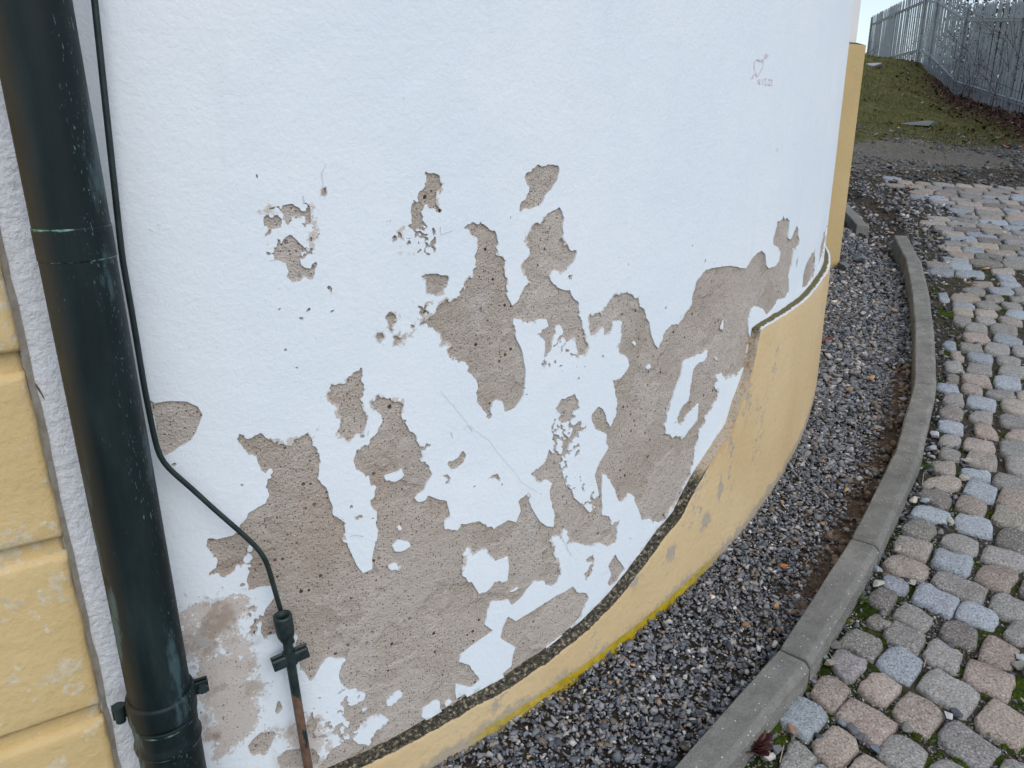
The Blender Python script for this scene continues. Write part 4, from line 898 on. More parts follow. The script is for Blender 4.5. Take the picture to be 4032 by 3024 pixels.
# ------------------------------------------------------------------ cobbled pavement
CC = dict(B=(.255, .285, .312), P=(.285, .228, .185), G=(.225, .215, .196), N=(.150, .133, .113), L=(.285, .246, .20))
TR = [('T1','P',[(1010,830),(1050,720),(1140,630),(1200,630),(1430,770),(1400,840),(1260,1020),(1200,1010),(1090,920)]),
('T1','B',[(650,1110),(750,970),(870,860),(960,890),(1190,1020),(1180,1070),(970,1320),(870,1250),(720,1180)]),
('T1','P',[(1260,1050),(1440,860),(1500,880),(1780,1030),(1960,1160),(1900,1240),(1720,1410),(1650,1370),(1500,1230),(1330,1120)]),
('T1','P',[(1030,1350),(1230,1175),(1300,1190),(1540,1370),(1520,1430),(1320,1620),(1230,1600),(1050,1470)]),
('T1','G',[(660,1680),(730,1430),(800,1330),(860,1340),(1060,1530),(1030,1600),(950,1680)]),
('T1','G',[(1230,450),(1270,370),(1340,360),(1600,460),(1610,530),(1440,700),(1390,690),(1290,570)]),
('T1','N',[(1290,290),(1400,160),(1490,110),(1770,240),(1790,320),(1660,450),(1560,430),(1480,330),(1350,310)]),
('T1','B',[(1710,490),(1840,350),(1930,310),(1980,320),(2200,480),(2190,560),(2080,730),(2000,680),(1790,570)]),
('T1','P',[(1510,770),(1680,600),(1760,580),(1990,740),(1960,800),(1830,940),(1750,920),(1600,850)]),
('T2','P',[(300,800),(470,580),(560,560),(720,610),(1080,820),(1060,880),(860,1160),(780,1130),(560,1030),(400,940)]),
('T2','G',[(660,450),(780,330),(840,240),(980,230),(1200,360),(1400,420),(1560,570),(1530,680),(1370,890),(1300,880),(1100,700),(900,610)]),
('T2','G',[(90,1400),(210,1200),(360,1130),(450,1140),(640,1240),(820,1400),(800,1470),(690,1680),(430,1659),(280,1560),(130,1480)]),
('T2','P',[(1340,320),(1400,130),(1450,70),(1560,80),(1800,190),(2090,290),(2080,390),(1960,630),(1900,620),(1700,510),(1480,430)]),
('T2','G',[(960,1170),(1100,1000),(1210,950),(1290,970),(1500,1120),(1830,1320),(1870,1390),(1660,1650),(1560,1640),(1380,1560),(1250,1450),(1150,1380),(1000,1240)]),
('T2','P',[(1490,950),(1680,680),(1780,640),(1860,650),(2000,740),(2230,890),(2260,1200),(2110,1330),(1980,1240),(1780,1170),(1640,1090),(1540,1020)]),
('T2','G',[(860,1659),(960,1520),(1050,1495),(1130,1520),(1280,1620),(1400,1680),(1300,1750),(800,1750)]),
('T1','P',[(1410,1659),(1500,1510),(1590,1490),(1700,1530),(1850,1640),(1900,1700),(1800,1800),(1450,1750)]),
('T1','B',[(1000,1659),(1080,1600),(1140,1610),(1200,1659),(1150,1760),(1000,1740)]),
('T2','G',[(1870,1640),(1940,1510),(2040,1490),(2212,1560),(2300,1640),(2212,1760),(1900,1740)]),
('T3','P',[(1640,1440),(1700,1370),(1800,1375),(1950,1460),(2170,1590),(2120,1680),(2010,1840),(1900,1830),(1720,1780),(1560,1700),(1590,1620),(1620,1530)]),
('T3','G',[(770,1620),(830,1480),(910,1420),(980,1430),(1130,1560),(1320,1650),(1270,1840),(1180,1870),(1080,1840),(920,1780),(800,1710)]),
('T3','G',[(170,1330),(300,1200),(370,1180),(560,1230),(760,1330),(820,1390),(690,1600),(630,1640),(520,1590),(350,1490),(240,1440)]),
('T3','N',[(1000,1340),(1020,1260),(1080,1170),(1200,1160),(1400,1200),(1540,1310),(1560,1380),(1500,1530),(1430,1550),(1280,1500),(1100,1430)]),
('T3','G',[(340,1080),(400,960),(500,910),(600,930),(740,1010),(890,1130),(870,1180),(760,1300),(700,1290),(560,1200),(400,1150)]),
('T3','B',[(600,800),(660,680),(740,620),(850,640),(980,730),(1200,790),(1280,850),(1270,910),(1120,1080),(1060,1070),(900,970),(720,900),(620,870)]),
('T3','B',[(1230,1040),(1310,900),(1370,875),(1500,920),(1650,980),(1850,1090),(1830,1170),(1740,1290),(1650,1260),(1440,1170),(1280,1110)]),
('T3','N',[(-60,850),(0,760),(200,690),(340,740),(380,790),(320,920),(270,1000),(180,980),(60,920)]),
('T3','B',[(160,620),(190,520),(230,480),(430,520),(520,590),(540,660),(480,740),(350,730),(240,690)]),
('T3','P',[(170,330),(330,200),(430,205),(620,270),(820,370),(830,440),(790,540),(700,535),(560,480),(380,480),(240,420)]),
('T3','L',[(320,20),(420,-60),(560,-60),(760,0),(880,60),(850,160),(770,270),(680,250),(560,210),(420,170),(400,100)]),
('T3','B',[(880,280),(930,130),(1000,110),(1150,150),(1350,200),(1480,250),(1470,340),(1420,500),(1340,490),(1150,430),(960,350)]),
('T3','G',[(860,560),(900,510),(980,450),(1100,470),(1300,550),(1520,600),(1700,700),(1680,790),(1600,860),(1500,860),(1330,820),(1180,740),(1000,680),(900,630)]),
('T3','P',[(1490,530),(1570,390),(1640,345),(1800,335),(2000,400),(2150,460),(2130,530),(2000,720),(1900,720),(1700,650),(1550,580)]),
('T3','G',[(1600,250),(1640,120),(1720,70),(1800,80),(2000,130),(2230,230),(2250,330),(2160,390),(2000,370),(1800,310)]),
('T3','G',[(1000,10),(1060,-60),(1200,-100),(1400,-60),(1550,20),(1550,110),(1500,210),(1400,190),(1200,130),(1080,80)]),
('T3','G',[(1720,960),(1760,800),(1830,735),(1930,745),(2080,830),(2230,890),(2260,1060),(2200,1160),(2100,1130),(1900,1090),(1800,1020)]),
('T3','G',[(1920,1320),(1990,1240),(2100,1170),(2240,1220),(2280,1400),(2200,1510),(2080,1440),(1960,1370)]),
('T3','N',[(2150,690),(2200,580),(2300,560),(2350,700),(2260,790),(2170,750)]),
('T3','N',[(-60,1130),(60,1040),(180,1130),(290,1190),(280,1250),(100,1240),(-40,1200)]),
('T3','N',[(1790,10),(1870,-150),(2000,-210),(2100,-190),(2230,-100),(2260,120),(2150,160),(2000,110),(1850,60)]),
('T4','N',[(450,1480),(500,1400),(600,1350),(760,1360),(900,1440),(930,1510),(880,1610),(800,1640),(680,1610),(520,1530)]),
('T4','B',[(570,1260),(600,1200),(740,1150),(860,1155),(1020,1200),(1150,1260),(1110,1350),(1060,1390),(940,1370),(780,1340),(640,1300)]),
('T4','B',[(1215,1370),(1230,1280),(1290,1255),(1400,1290),(1560,1320),(1720,1390),(1760,1470),(1740,1590),(1650,1590),(1500,1540),(1300,1500),(1240,1440)]),
('T4','P',[(1220,1130),(1260,1040),(1330,1005),(1480,1030),(1660,1100),(1675,1190),(1630,1310),(1500,1280),(1330,1220)]),
('T4','N',[(650,970),(740,910),(900,900),(1060,930),(1120,980),(1150,1090),(1090,1180),(1000,1170),(900,1110),(740,1030)]),
('T4','L',[(750,870),(780,790),(900,740),(1060,710),(1240,740),(1300,790),(1270,880),(1150,920),(1050,900),(850,880)]),
('T4','B',[(1320,950),(1380,840),(1420,780),(1500,785),(1700,840),(1830,900),(1810,980),(1760,1110),(1650,1070),(1480,1010)]),
('T4','B',[(1300,640),(1330,605),(1450,610),(1660,650),(1730,700),(1720,780),(1600,760),(1480,730),(1340,700)]),
('T4','L',[(890,590),(880,500),(1000,500),(1200,530),(1220,590),(1200,690),(1100,680),(960,620)]),
('T4','G',[(990,400),(1000,320),(1080,305),(1200,340),(1300,390),(1290,450),(1250,500),(1150,480),(1010,440)]),
('T4','L',[(1380,460),(1420,370),(1480,345),(1600,380),(1800,440),(1820,500),(1810,610),(1700,600),(1480,550),(1400,500)]),
('T4','L',[(1340,320),(1350,220),(1390,165),(1600,180),(1770,220),(1800,320),(1770,380),(1650,370),(1450,330)]),
('T4','G',[(980,230),(1000,170),(1060,140),(1280,140),(1290,200),(1260,270),(1100,260)]),
('T4','G',[(1960,540),(1970,450),(2050,420),(2240,440),(2300,560),(2240,680),(2100,680),(2000,640)]),
('T4','G',[(1880,330),(1890,230),(1960,210),(2240,240),(2280,360),(2200,430),(2000,420),(1900,380)]),
('T4','P',[(1830,1060),(1870,960),(1920,890),(2060,910),(2240,960),(2270,1100),(2200,1210),(2050,1180),(1880,1130)]),
('T4','L',[(1740,1330),(1800,1240),(1830,1150),(1960,1160),(2240,1260),(2280,1380),(2200,1470),(2050,1430),(1850,1400)]),
('T4','G',[(1770,790),(1790,710),(1860,690),(2100,710),(2240,760),(2260,890),(2180,930),(1950,890),(1830,850)]),
('T5','B',[(980,1130),(990,1030),(1100,1030),(1330,1070),(1340,1130),(1330,1210),(1200,1200),(1060,1150)]),
('T5','P',[(1490,1100),(1500,1070),(1600,1065),(1730,1120),(1850,1230),(1850,1290),(1750,1270),(1550,1220),(1510,1170)]),
('T5','P',[(1940,1250),(1990,1190),(2050,1150),(2240,1170),(2280,1260),(2220,1330),(2060,1290)]),
('T5','N',[(990,890),(1080,810),(1200,800),(1310,860),(1330,950),(1270,1010),(1120,1000),(1030,960)]),
('T5','G',[(1030,720),(1080,670),(1200,640),(1310,640),(1340,740),(1330,810),(1200,790),(1080,760)]),
('T5','G',[(1400,960),(1480,910),(1600,890),(1760,910),(1760,1000),(1740,1070),(1620,1050),(1500,1020)]),
('T5','B',[(1390,770),(1400,690),(1430,655),(1600,680),(1810,720),(1810,780),(1800,870),(1680,850),(1480,810)]),
('T5','G',[(1660,620),(1740,570),(1880,570),(2060,600),(2100,690),(2060,720),(1850,690),(1700,660)]),
('T5','L',[(1310,560),(1330,490),(1400,480),(1560,510),(1620,560),(1610,640),(1500,620),(1380,600)]),
('T5','P',[(1320,390),(1340,340),(1420,345),(1650,380),(1720,430),(1760,540),(1640,510),(1400,460)]),
('T5','B',[(1785,450),(1800,390),(1900,380),(2150,400),(2180,500),(2180,560),(2000,560),(1820,520)]),
('T5','G',[(1395,290),(1400,220),(1440,195),(1620,205),(1740,240),(1740,350),(1600,350),(1440,320)]),
('T5','B',[(1420,110),(1400,50),(1450,30),(1600,40),(1750,70),(1760,130),(1740,190),(1600,180),(1480,150)]),
('T5','G',[(1830,160),(1840,85),(1900,75),(2080,100),(2170,140),(2160,210),(2050,220),(1880,190)]),
('T5','G',[(1850,330),(1870,250),(1930,230),(2230,250),(2260,330),(2220,380),(2000,380)]),
('T5','L',[(1890,780),(1900,710),(1980,700),(2240,740),(2280,860),(2230,940),(2050,900),(1930,850)]),
('T5','G',[(1870,1020),(1880,950),(1950,920),(2240,960),(2280,1060),(2230,1140),(2000,1110),(1900,1070)]),
('T5','L',[(2120,640),(2130,590),(2250,585),(2300,660),(2250,730),(2130,720)]),
('T5','B',[(950,560),(970,490),(1100,490),(1240,500),(1280,610),(1180,600),(1050,590)]),
('T5','N',[(1090,430),(1100,360),(1200,350),(1270,390),(1270,460),(1150,470)]),
('T5','G',[(1060,220),(1090,160),(1250,170),(1310,210),(1330,300),(1200,290),(1100,270)]),
('T5','L',[(1150,60),(1190,20),(1260,30),(1340,110),(1300,150),(1200,130)]),
('T6','G',[(1310,1190),(1290,1090),(1350,1085),(1590,1120),(1630,1220),(1500,1220)]),
('T6','G',[(1640,1200),(1650,1120),(1720,1095),(1980,1120),(2010,1180),(2000,1250),(1800,1250),(1680,1220)]),
('T6','B',[(1030,1120),(1090,1070),(1180,1060),(1230,1110),(1225,1190),(1120,1190)]),
('T6','P',[(1340,990),(1350,950),(1450,935),(1680,970),(1720,1060),(1690,1080),(1500,1070),(1390,1050)]),
('T6','B',[(1770,1020),(1780,970),(1880,960),(2000,990),(2200,1060),(2190,1120),(1980,1110),(1850,1080)]),
('T6','G',[(2050,1200),(2060,1140),(2212,1130),(2260,1250),(2150,1260)]),
('T6','G',[(1730,870),(1720,830),(1800,815),(2000,840),(2120,900),(2110,960),(1950,970),(1790,930)]),
('T6','G',[(1350,890),(1420,810),(1600,810),(1680,860),(1690,950),(1550,930),(1430,900)]),
('T6','G',[(1500,730),(1520,705),(1650,720),(1800,760),(1820,800),(1750,820),(1580,800)]),
('T6','L',[(1840,720),(1880,700),(2050,720),(2190,780),(2180,830),(2050,830),(1900,800)]),
('T6','L',[(1510,660),(1520,610),(1600,600),(1790,620),(1840,690),(1760,710),(1560,700)]),
('T6','L',[(1180,610),(1200,575),(1450,590),(1480,690),(1350,690),(1200,660)]),
('T6','G',[(1190,760),(1200,700),(1300,700),(1460,740),(1440,800),(1350,840),(1250,800)]),
('T6','B',[(1180,520),(1200,500),(1420,505),(1500,560),(1490,590),(1320,580),(1200,560)]),
('T6','G',[(1520,520),(1540,495),(1680,490),(1800,520),(1880,580),(1700,600),(1560,570)]),
('T6','G',[(1880,520),(1920,495),(2130,500),(2190,560),(2180,610),(2000,600),(1930,560)]),
('T6','B',[(1940,680),(1960,620),(2100,610),(2260,640),(2260,720),(2050,720)]),
('T6','N',[(1650,420),(1690,400),(1880,410),(1920,470),(1800,490),(1680,480)]),
('T6','L',[(1150,440),(1200,390),(1400,380),(1560,430),(1590,480),(1400,490),(1220,490)]),
('T6','B',[(970,390),(1060,370),(1110,400),(1140,460),(1080,490),(1000,470)]),
('T6','B',[(1690,290),(1850,290),(2000,300),(2080,370),(1950,390),(1780,370)]),
('T6','G',[(1330,330),(1360,290),(1560,285),(1640,340),(1640,390),(1430,380)]),
('T6','L',[(1440,230),(1480,200),(1740,205),(1770,270),(1500,270)]),
('T6','L',[(1750,40),(1780,20),(2050,15),(2060,80),(1900,90),(1770,80)]),
('T6','B',[(1810,110),(1850,95),(2030,110),(2110,170),(2090,195),(1930,180),(1850,160)]),
('T6','B',[(1870,200),(2120,200),(2180,270),(2000,280),(1880,260)]),
('T6','G',[(2000,420),(2180,430),(2250,480),(2050,480)])]
pavement = empty('pavement', (1.5, 2.0, -COBH + SLOPE * 2.0), kind='structure')
stones = []                                   # (outline in plan, colour, traced)
for t, c, p_ in TR:
    P = on_plane(px(t, p_), COBH)[:, :2]; stones.append([P, np.array(CC[c]), True])
cent = np.array([s[0].mean(0) for s in stones]); rad = np.array([np.linalg.norm(s[0] - s[0].mean(0), axis=1).mean() for s in stones])
# rows beyond the traced ones: courses run across the lane, following its slight bend
def in_traced(P):
    if (np.hypot(*(cent - P.mean(0)).T) < .062).any(): return True
    for k in np.where(np.hypot(*(cent - P.mean(0)).T) < .25)[0]:
        Q = stones[k][0]; ctr = Q.mean(0); e = ctr + (Q - ctr) * 1.06
        if in_poly(P[:, 0], P[:, 1], e).any(): return True
    return False
ed = on_plane(px('V', [(1850, 372), (1950, 386), (2060, 392), (2212, 404), (2400, 420)]), COBH)[:, :2]
def far_edge(x): return np.interp(x, ed[:, 0], ed[:, 1])
gr_edge = on_plane(px('V', [(1985, 628), (2020, 560), (2052, 500), (2010, 440), (1930, 405), (1880, 385)]), COBH)[:, :2]
dirv = np.array([.34, .94]); dirv /= np.linalg.norm(dirv); crs = np.array([dirv[1], -dirv[0]])
o0 = np.array([1.2, 1.0])
row = -14
while row < 62:
    a = row * .098; col = -30
    u = -2.6 + rng.uniform(0, .12)
    while u < 3.6:
        wdt = rng.uniform(.105, .165); cpt = o0 + dirv * (a + .05 * math.sin(u * 1.3)) + crs * (u + wdt / 2)
        kd1, ks1_ = seg_dist(cpt[None], kerb_ext)
        ok = ks1_[0] < 0 and kd1[0] > .12 and cpt[1] > .3 and cpt[1] < far_edge(cpt[0]) + rng.normal(0, .05)
        if cpt[1] > 3.9: 
            gx = np.interp(cpt[1], gr_edge[:, 1], gr_edge[:, 0]) if cpt[1] < gr_edge[:, 1].max() else gr_edge[-1, 0]
            ok = ok and cpt[0] > gx + rng.normal(.02, .05)
        if ok:
            hw, hh = wdt / 2 - .0088, .049 - .0088
            q = np.array([(-hw, -hh * .6), (-hw * .9, -hh * .97), (0, -hh * 1.03), (hw * .9, -hh * .97), (hw, -hh * .6), (hw, hh * .6), (hw * .9, hh * .97), (0, hh * 1.03), (-hw * .9, hh * .97), (-hw, hh * .6)])
            q = q + rng.normal(0, .0045, q.shape); an = rng.normal(0, .06)
            q = q @ np.array([[math.cos(an), -math.sin(an)], [math.sin(an), math.cos(an)]])
            qw = cpt + q[:, :1] * crs + q[:, 1:] * dirv
            if not in_traced(qw): stones.append([qw, np.array(CC[rng.choice(list('BPGNL'), p=[.2, .17, .36, .07, .2])]), False])
        u += wdt
    row += 1
def cobble_mesh(poly, grow):
    c = poly.mean(0); d = poly - c; o = np.argsort(np.arctan2(d[:, 1], d[:, 0])); poly = poly[o]
    # even out the outline to 14 points along its length, keeping the corners
    n = 14; q = np.concatenate([poly, poly[:1]]); L_ = np.concatenate([[0], np.cumsum(np.hypot(*np.diff(q, axis=0).T))])
    u = np.linspace(0, L_[-1], n, endpoint=False)
    for l in L_[:-1]:
        k = np.argmin(np.abs(u - l)); u[k] = l if abs(u[k] - l) < L_[-1] / n * .45 else u[k]
    u.sort(); out = np.stack([np.interp(u, L_, q[:, 0]), np.interp(u, L_, q[:, 1])], 1)
    e0 = out - c; R_ = np.hypot(e0[:, 0], e0[:, 1]); dirn = e0 / R_[:, None]; R_ = R_ + grow + rng.normal(0, .0016, n)
    best = None
    for an in np.linspace(0, np.pi / 2, 19)[:-1]:
        ca, sa = math.cos(an), math.sin(an); xr, yr = e0[:, 0] * ca + e0[:, 1] * sa, -e0[:, 0] * sa + e0[:, 1] * ca
        ar = np.ptp(xr) * np.ptp(yr)
        if best is None or ar < best[0]: best = (ar, ca, sa, xr.min(), xr.max(), yr.min(), yr.max())
    _, ca, sa, x0_, x1_, y0_, y1_ = best; dx_, dy_ = dirn[:, 0] * ca + dirn[:, 1] * sa, -dirn[:, 0] * sa + dirn[:, 1] * ca
    rb = np.minimum(np.where(dx_ > 0, x1_, -x0_) / np.maximum(np.abs(dx_), 1e-6), np.where(dy_ > 0, y1_, -y0_) / np.maximum(np.abs(dy_), 1e-6))
    R_ = R_ + .42 * np.clip(rb - R_, 0, .018)
    tilt = rng.normal(0, .035, 2); V = []
    for k, (ins, h) in enumerate([(-.003, -.06), (0, -.012), (.0022, -.0042), (.0065, -.0010), (.022, .0002)]):
        e = dirn * np.maximum(R_ - ins, R_ * .35)[:, None]
        z = h + e @ tilt + (rng.normal(0, .0013, n) if k > 1 else 0)
        V.append(np.concatenate([c + e, (-COBH + SLOPE * (c[1] + e[:, 1]) + z)[:, None]], 1))
    V.append(np.array([[c[0], c[1], -COBH + SLOPE * c[1] + rng.normal(.0005, .0012)]]))
    f = [tuple(q) for q in grid_faces_rows(5, n)] + [(4 * n + j, 4 * n + (j + 1) % n, 5 * n) for j in range(n)]
    return np.concatenate(V), f
def size_in_view(s):
    c = s[0].mean(0); d2 = c[0] ** 2 + c[1] ** 2 + 1
    az = math.degrees(math.atan2(c[0], c[1]))
    p = np.array([c[0], c[1], -COBH + SLOPE * c[1]]) @ ROT; u = CX + F_PX * p[0] / -p[2]; v = CY - F_PX * p[1] / -p[2]
    return (0 if (u < 4100 and v < 3100 and p[2] < 0) else 100) + d2
stones.sort(key=size_in_view)
farV, farF, farC, no = [], [], [], 0
for i, (P, c, tr) in enumerate(stones):
    colr = np.clip((c * .85 + np.array([.235, .222, .205]) * .15) * 1.14 * rng.uniform(.80, 1.16) + rng.normal(0, .003, 3), .05, .6)
    v, f = cobble_mesh(P, .0022 if tr else .0058)
    if i < 300:
        c0 = np.append(P.mean(0), -COBH + SLOPE * P.mean(0)[1])
        o = mesh_obj('cobblestone', v, f, m_cob, pavement, smooth=True, loc=c0); o.location = tuple(c0 - np.array(world_loc(pavement))); o.color = (*colr, 1)
    else:
        farV.append(v); farF += [tuple(k + no for k in q) for q in f]; farC.append(np.repeat(colr[None], len(v), 0)); no += len(v)
print('cobbles', len(stones), 'traced', sum(s[2] for s in stones))
if farV:
    o = mesh_obj('cobblestones', np.concatenate(farV), farF, m_cobfar, pavement, smooth=True, cols=np.concatenate(farC)); o['kind'] = 'stuff'

# ------------------------------------------------------------------ stone chips
def chip_proto(seed, flat=.6, n=11):
    r = np.random.default_rng(seed); p = r.normal(size=(n, 3)); p /= np.linalg.norm(p, axis=1)[:, None]
    p *= r.uniform(.75, 1.1, (n, 1)) * np.array([1, r.uniform(.6, .85), flat * r.uniform(.7, 1.1)])
    bm = bmesh.new()
    for q in p: bm.verts.new(q)
    res = bmesh.ops.convex_hull(bm, input=bm.verts)
    bmesh.ops.delete(bm, geom=[g for g in res['geom_interior'] if isinstance(g, bmesh.types.BMVert)], context='VERTS')
    bmesh.ops.triangulate(bm, faces=bm.faces); bm.verts.index_update()
    v = np.array([q.co[:] for q in bm.verts]); f = np.array([[q.index for q in fc.verts] for fc in bm.faces]); bm.free()
    return v, f
CHIPS = [chip_proto(100 + k, .6 if k % 3 else .42) for k in range(14)]
def scatter(name, pos, size, cols, mat, parent=None, tilt=.5, protos=CHIPS, loc=None):
    n = len(pos); which = rng.integers(0, len(protos), n); az = rng.uniform(0, 2 * np.pi, n)
    V, Fc, Cc, o = [], [], [], 0
    tx, ty = rng.normal(0, tilt, n), rng.normal(0, tilt, n)
    for k, (pv, pf) in enumerate(protos):
        m = np.where(which == k)[0]
        if not len(m): continue
        ca, sa = np.cos(az[m]), np.sin(az[m]); cx_, sx_ = np.cos(tx[m]), np.sin(tx[m]); cy_, sy_ = np.cos(ty[m]), np.sin(ty[m])
        Z0 = np.zeros(len(m)); O1 = np.ones(len(m))
        Rz = np.stack([ca, -sa, Z0, sa, ca, Z0, Z0, Z0, O1], 1).reshape(-1, 3, 3); Rx = np.stack([O1, Z0, Z0, Z0, cx_, -sx_, Z0, sx_, cx_], 1).reshape(-1, 3, 3); Ry = np.stack([cy_, Z0, sy_, Z0, O1, Z0, -sy_, Z0, cy_], 1).reshape(-1, 3, 3)
        Rm = Rx @ Ry @ Rz
        W = np.einsum('nij,vj->nvi', Rm, pv) * size[m][:, None, None] + pos[m][:, None, :]
        V.append(W.reshape(-1, 3)); Fc.append((pf[None] + (np.arange(len(m)) * len(pv))[:, None, None]).reshape(-1, 3) + o); Cc.append(np.repeat(cols[m], len(pv), 0)); o += len(m) * len(pv)
    return mesh_obj(name, np.concatenate(V), np.concatenate(Fc), mat, parent, cols=np.concatenate(Cc), loc=loc)
GCOL = np.array([(.045, .05, .058), (.075, .08, .09), (.11, .115, .125), (.155, .155, .155), (.22, .21, .20), (.10, .083, .066), (.18, .13, .09), (.34, .33, .31), (.30, .19, .10), (.20, .085, .06)])
GPB = np.array([.12, .22, .25, .18, .11, .06, .03, .026, .004, .0]); GPB /= GPB.sum()
def gcols(n, w=None, mul=1.0):
    pb = GPB if w is None else w / w.sum()
    return np.clip(GCOL[rng.choice(len(GCOL), n, p=pb)] * rng.uniform(.8, 1.25, (n, 1)) * mul, .01, .7)
# gravel strip along the wall
def strip_points(n, th0, th1):
    th = np.radians(rng.uniform(th0, th1, n)); rd = RP + rng.uniform(-.005, .62, n); P = np.stack([C[0] + rd * np.sin(th), C[1] - rd * np.cos(th)], 1)
    d, s = seg_dist(P, kerb_ext); return P[(s > 0) & (d > KW * .7)]
P = strip_points(84000, 26, 118)
near = np.hypot(P[:, 0], P[:, 1])
P = P[rng.uniform(0, 1, len(P)) < np.clip(2.5 / near, .45, 1)]
d, s = seg_dist(P, kerb_ext)
bare = np.exp(-((d - .075) / .05) ** 2) * ((P[:, 1] > 1.7) & (P[:, 1] < 2.95)) * 1.0
P = P[rng.uniform(0, 1, len(P)) > bare * .93]
sz_ = np.clip(rng.lognormal(math.log(.0060), .50, len(P)), .0026, .019) * np.clip(np.hypot(P[:, 0], P[:, 1]) / 2.4, .9, 1.35)
z = zgrav(P) + rng.uniform(-.5, .5, len(P)) * sz_ * .8
grv = scatter('gravel', np.column_stack([P, z]), sz_, gcols(len(P), None, 1.7), m_chip, tilt=.45); tag(grv, kind='stuff')
n = 9000
th = np.radians(rng.uniform(40, 100, n)); rd = RP + rng.uniform(.1, .5, n); P = np.stack([C[0] + rd * np.sin(th), C[1] - rd * np.cos(th)], 1); d, s = seg_dist(P, kerb_ext)
P = P[(s > 0) & (d > KW) & (d < KW + np.abs(rng.normal(0, .055, n))) & (P[:, 1] > 1.65 + rng.normal(0, .1, n)) & (P[:, 1] < 2.95 + rng.normal(0, .1, n))]
sz_ = np.clip(rng.lognormal(math.log(.009), .5, len(P)), .003, .024); bc = np.array([(.15, .11, .08), (.21, .155, .115), (.26, .20, .15), (.11, .08, .06)])[rng.integers(0, 4, len(P))]
tag(scatter('soil_clods', np.column_stack([P, zgrav(P) + .004]), sz_, bc, m_chip, tilt=.3), kind='stuff')
# coarser pale gravel where the strip ends, in front of the wing
n = 15000
P = np.stack([rng.uniform(1.2, 3.3, n), rng.uniform(3.3, 6.8, n)], 1)
d, s = seg_dist(P, kerb_ext); dd = np.hypot(P[:, 0] - 2.3, (P[:, 1] - 4.9) * .72)
inside_wing = ((P - K2[:2]) @ -dw < .02) & ((P - K2[:2]) @ bk > -.02)
offkerb = ~((d < KW * .9) & (P[:, 1] < 4.62))
P = P[(rng.uniform(0, 1, n) < np.clip(1.6 - dd / .62, 0, 1)) & ~inside_wing & offkerb]
sz_ = np.clip(rng.lognormal(math.log(.0115), .45, len(P)), .005, .03)
z = terrain(P) + sz_ * .3
w = np.array([.08, .14, .2, .2, .15, .06, .07, .08, .02, .005])
grv2 = scatter('coarse_gravel', np.column_stack([P, z]), sz_, gcols(len(P), w, 1.35), m_chip, tilt=.4); tag(grv2, kind='stuff')
# chips spilled along the outer side of the kerb and in the joints of the cobbles
def in_stone(P):
    ins = np.zeros(len(P), bool)
    for (Q, c, tr) in stones:
        c0 = Q.mean(0); r0 = np.linalg.norm(Q - c0, axis=1).max()
        m = np.where((np.abs(P[:, 0] - c0[0]) < r0) & (np.abs(P[:, 1] - c0[1]) < r0))[0]
        if len(m): ins[m] |= in_poly(P[m, 0], P[m, 1], c0 + (Q - c0) * .98)
    return ins
n = 420000
P = np.stack([rng.uniform(.2, 3.6, n), rng.uniform(.7, 5.6, n)], 1)
P = P[rng.uniform(0, 1, n) < np.clip((1.9 / np.hypot(P[:, 0], P[:, 1])) ** 2.4, .05, 1) * (P[:, 0] < .85 * P[:, 1] + .25)]
d, s = seg_dist(P, kerb_ext); P, d = P[(s < 0) & (d > KW)], d[(s < 0) & (d > KW)]
keep = ~in_stone(P); P, d = P[keep], d[keep]
big = rng.uniform(0, 1, len(P)) < np.where((P[:, 1] > 1.9) & (d < .2), .55 - d * 2.2, np.clip(.10 - d * .5, .005, .10))
mossn = fbm(P[:, 0], P[:, 1], 7, 3, 88)
keep = (mossn < .22) | big; P, d, big = P[keep], d[keep], big[keep]
sz_ = np.where(big, np.clip(rng.lognormal(math.log(.0095), .35, len(P)), .005, .018), np.clip(rng.lognormal(math.log(.0034), .4, len(P)), .002, .007))
z = -JOINTH + SLOPE * P[:, 1] + sz_ * .35
w = np.array([.02, .06, .1, .15, .22, .12, .14, .17, .02, .0])
jc = np.where(big[:, None], gcols(len(P), np.array([.1, .2, .2, .2, .12, .05, .05, .07, .01, .005])), gcols(len(P), w))
jnt = scatter('joint_grit', np.column_stack([P, z]), sz_, jc, m_chip, tilt=.4); tag(jnt, kind='stuff')
# grit and pebbles on the bare ground above the cobbles
n = 11000
P = np.stack([rng.uniform(2.2, 5.2, n), rng.uniform(5.5, 8.4, n)], 1)
P = P[(P[:, 1] > far_edge(P[:, 0]) - .15) & (rng.uniform(0, 1, n) < np.clip((8.0 - P[:, 1]) / 1.6, 0, 1)) & (fbm(P[:, 0], P[:, 1], 1.6, 2, 12) > -.35)]
sz_ = np.clip(rng.lognormal(math.log(.011), .45, len(P)), .004, .03)
gt = scatter('pebbles', np.column_stack([P, terrain(P) + sz_ * .2]), sz_, gcols(len(P), np.array([.05, .12, .2, .22, .15, .12, .06, .04, .0, .0])), m_chip, tilt=.3); tag(gt, kind='stuff')

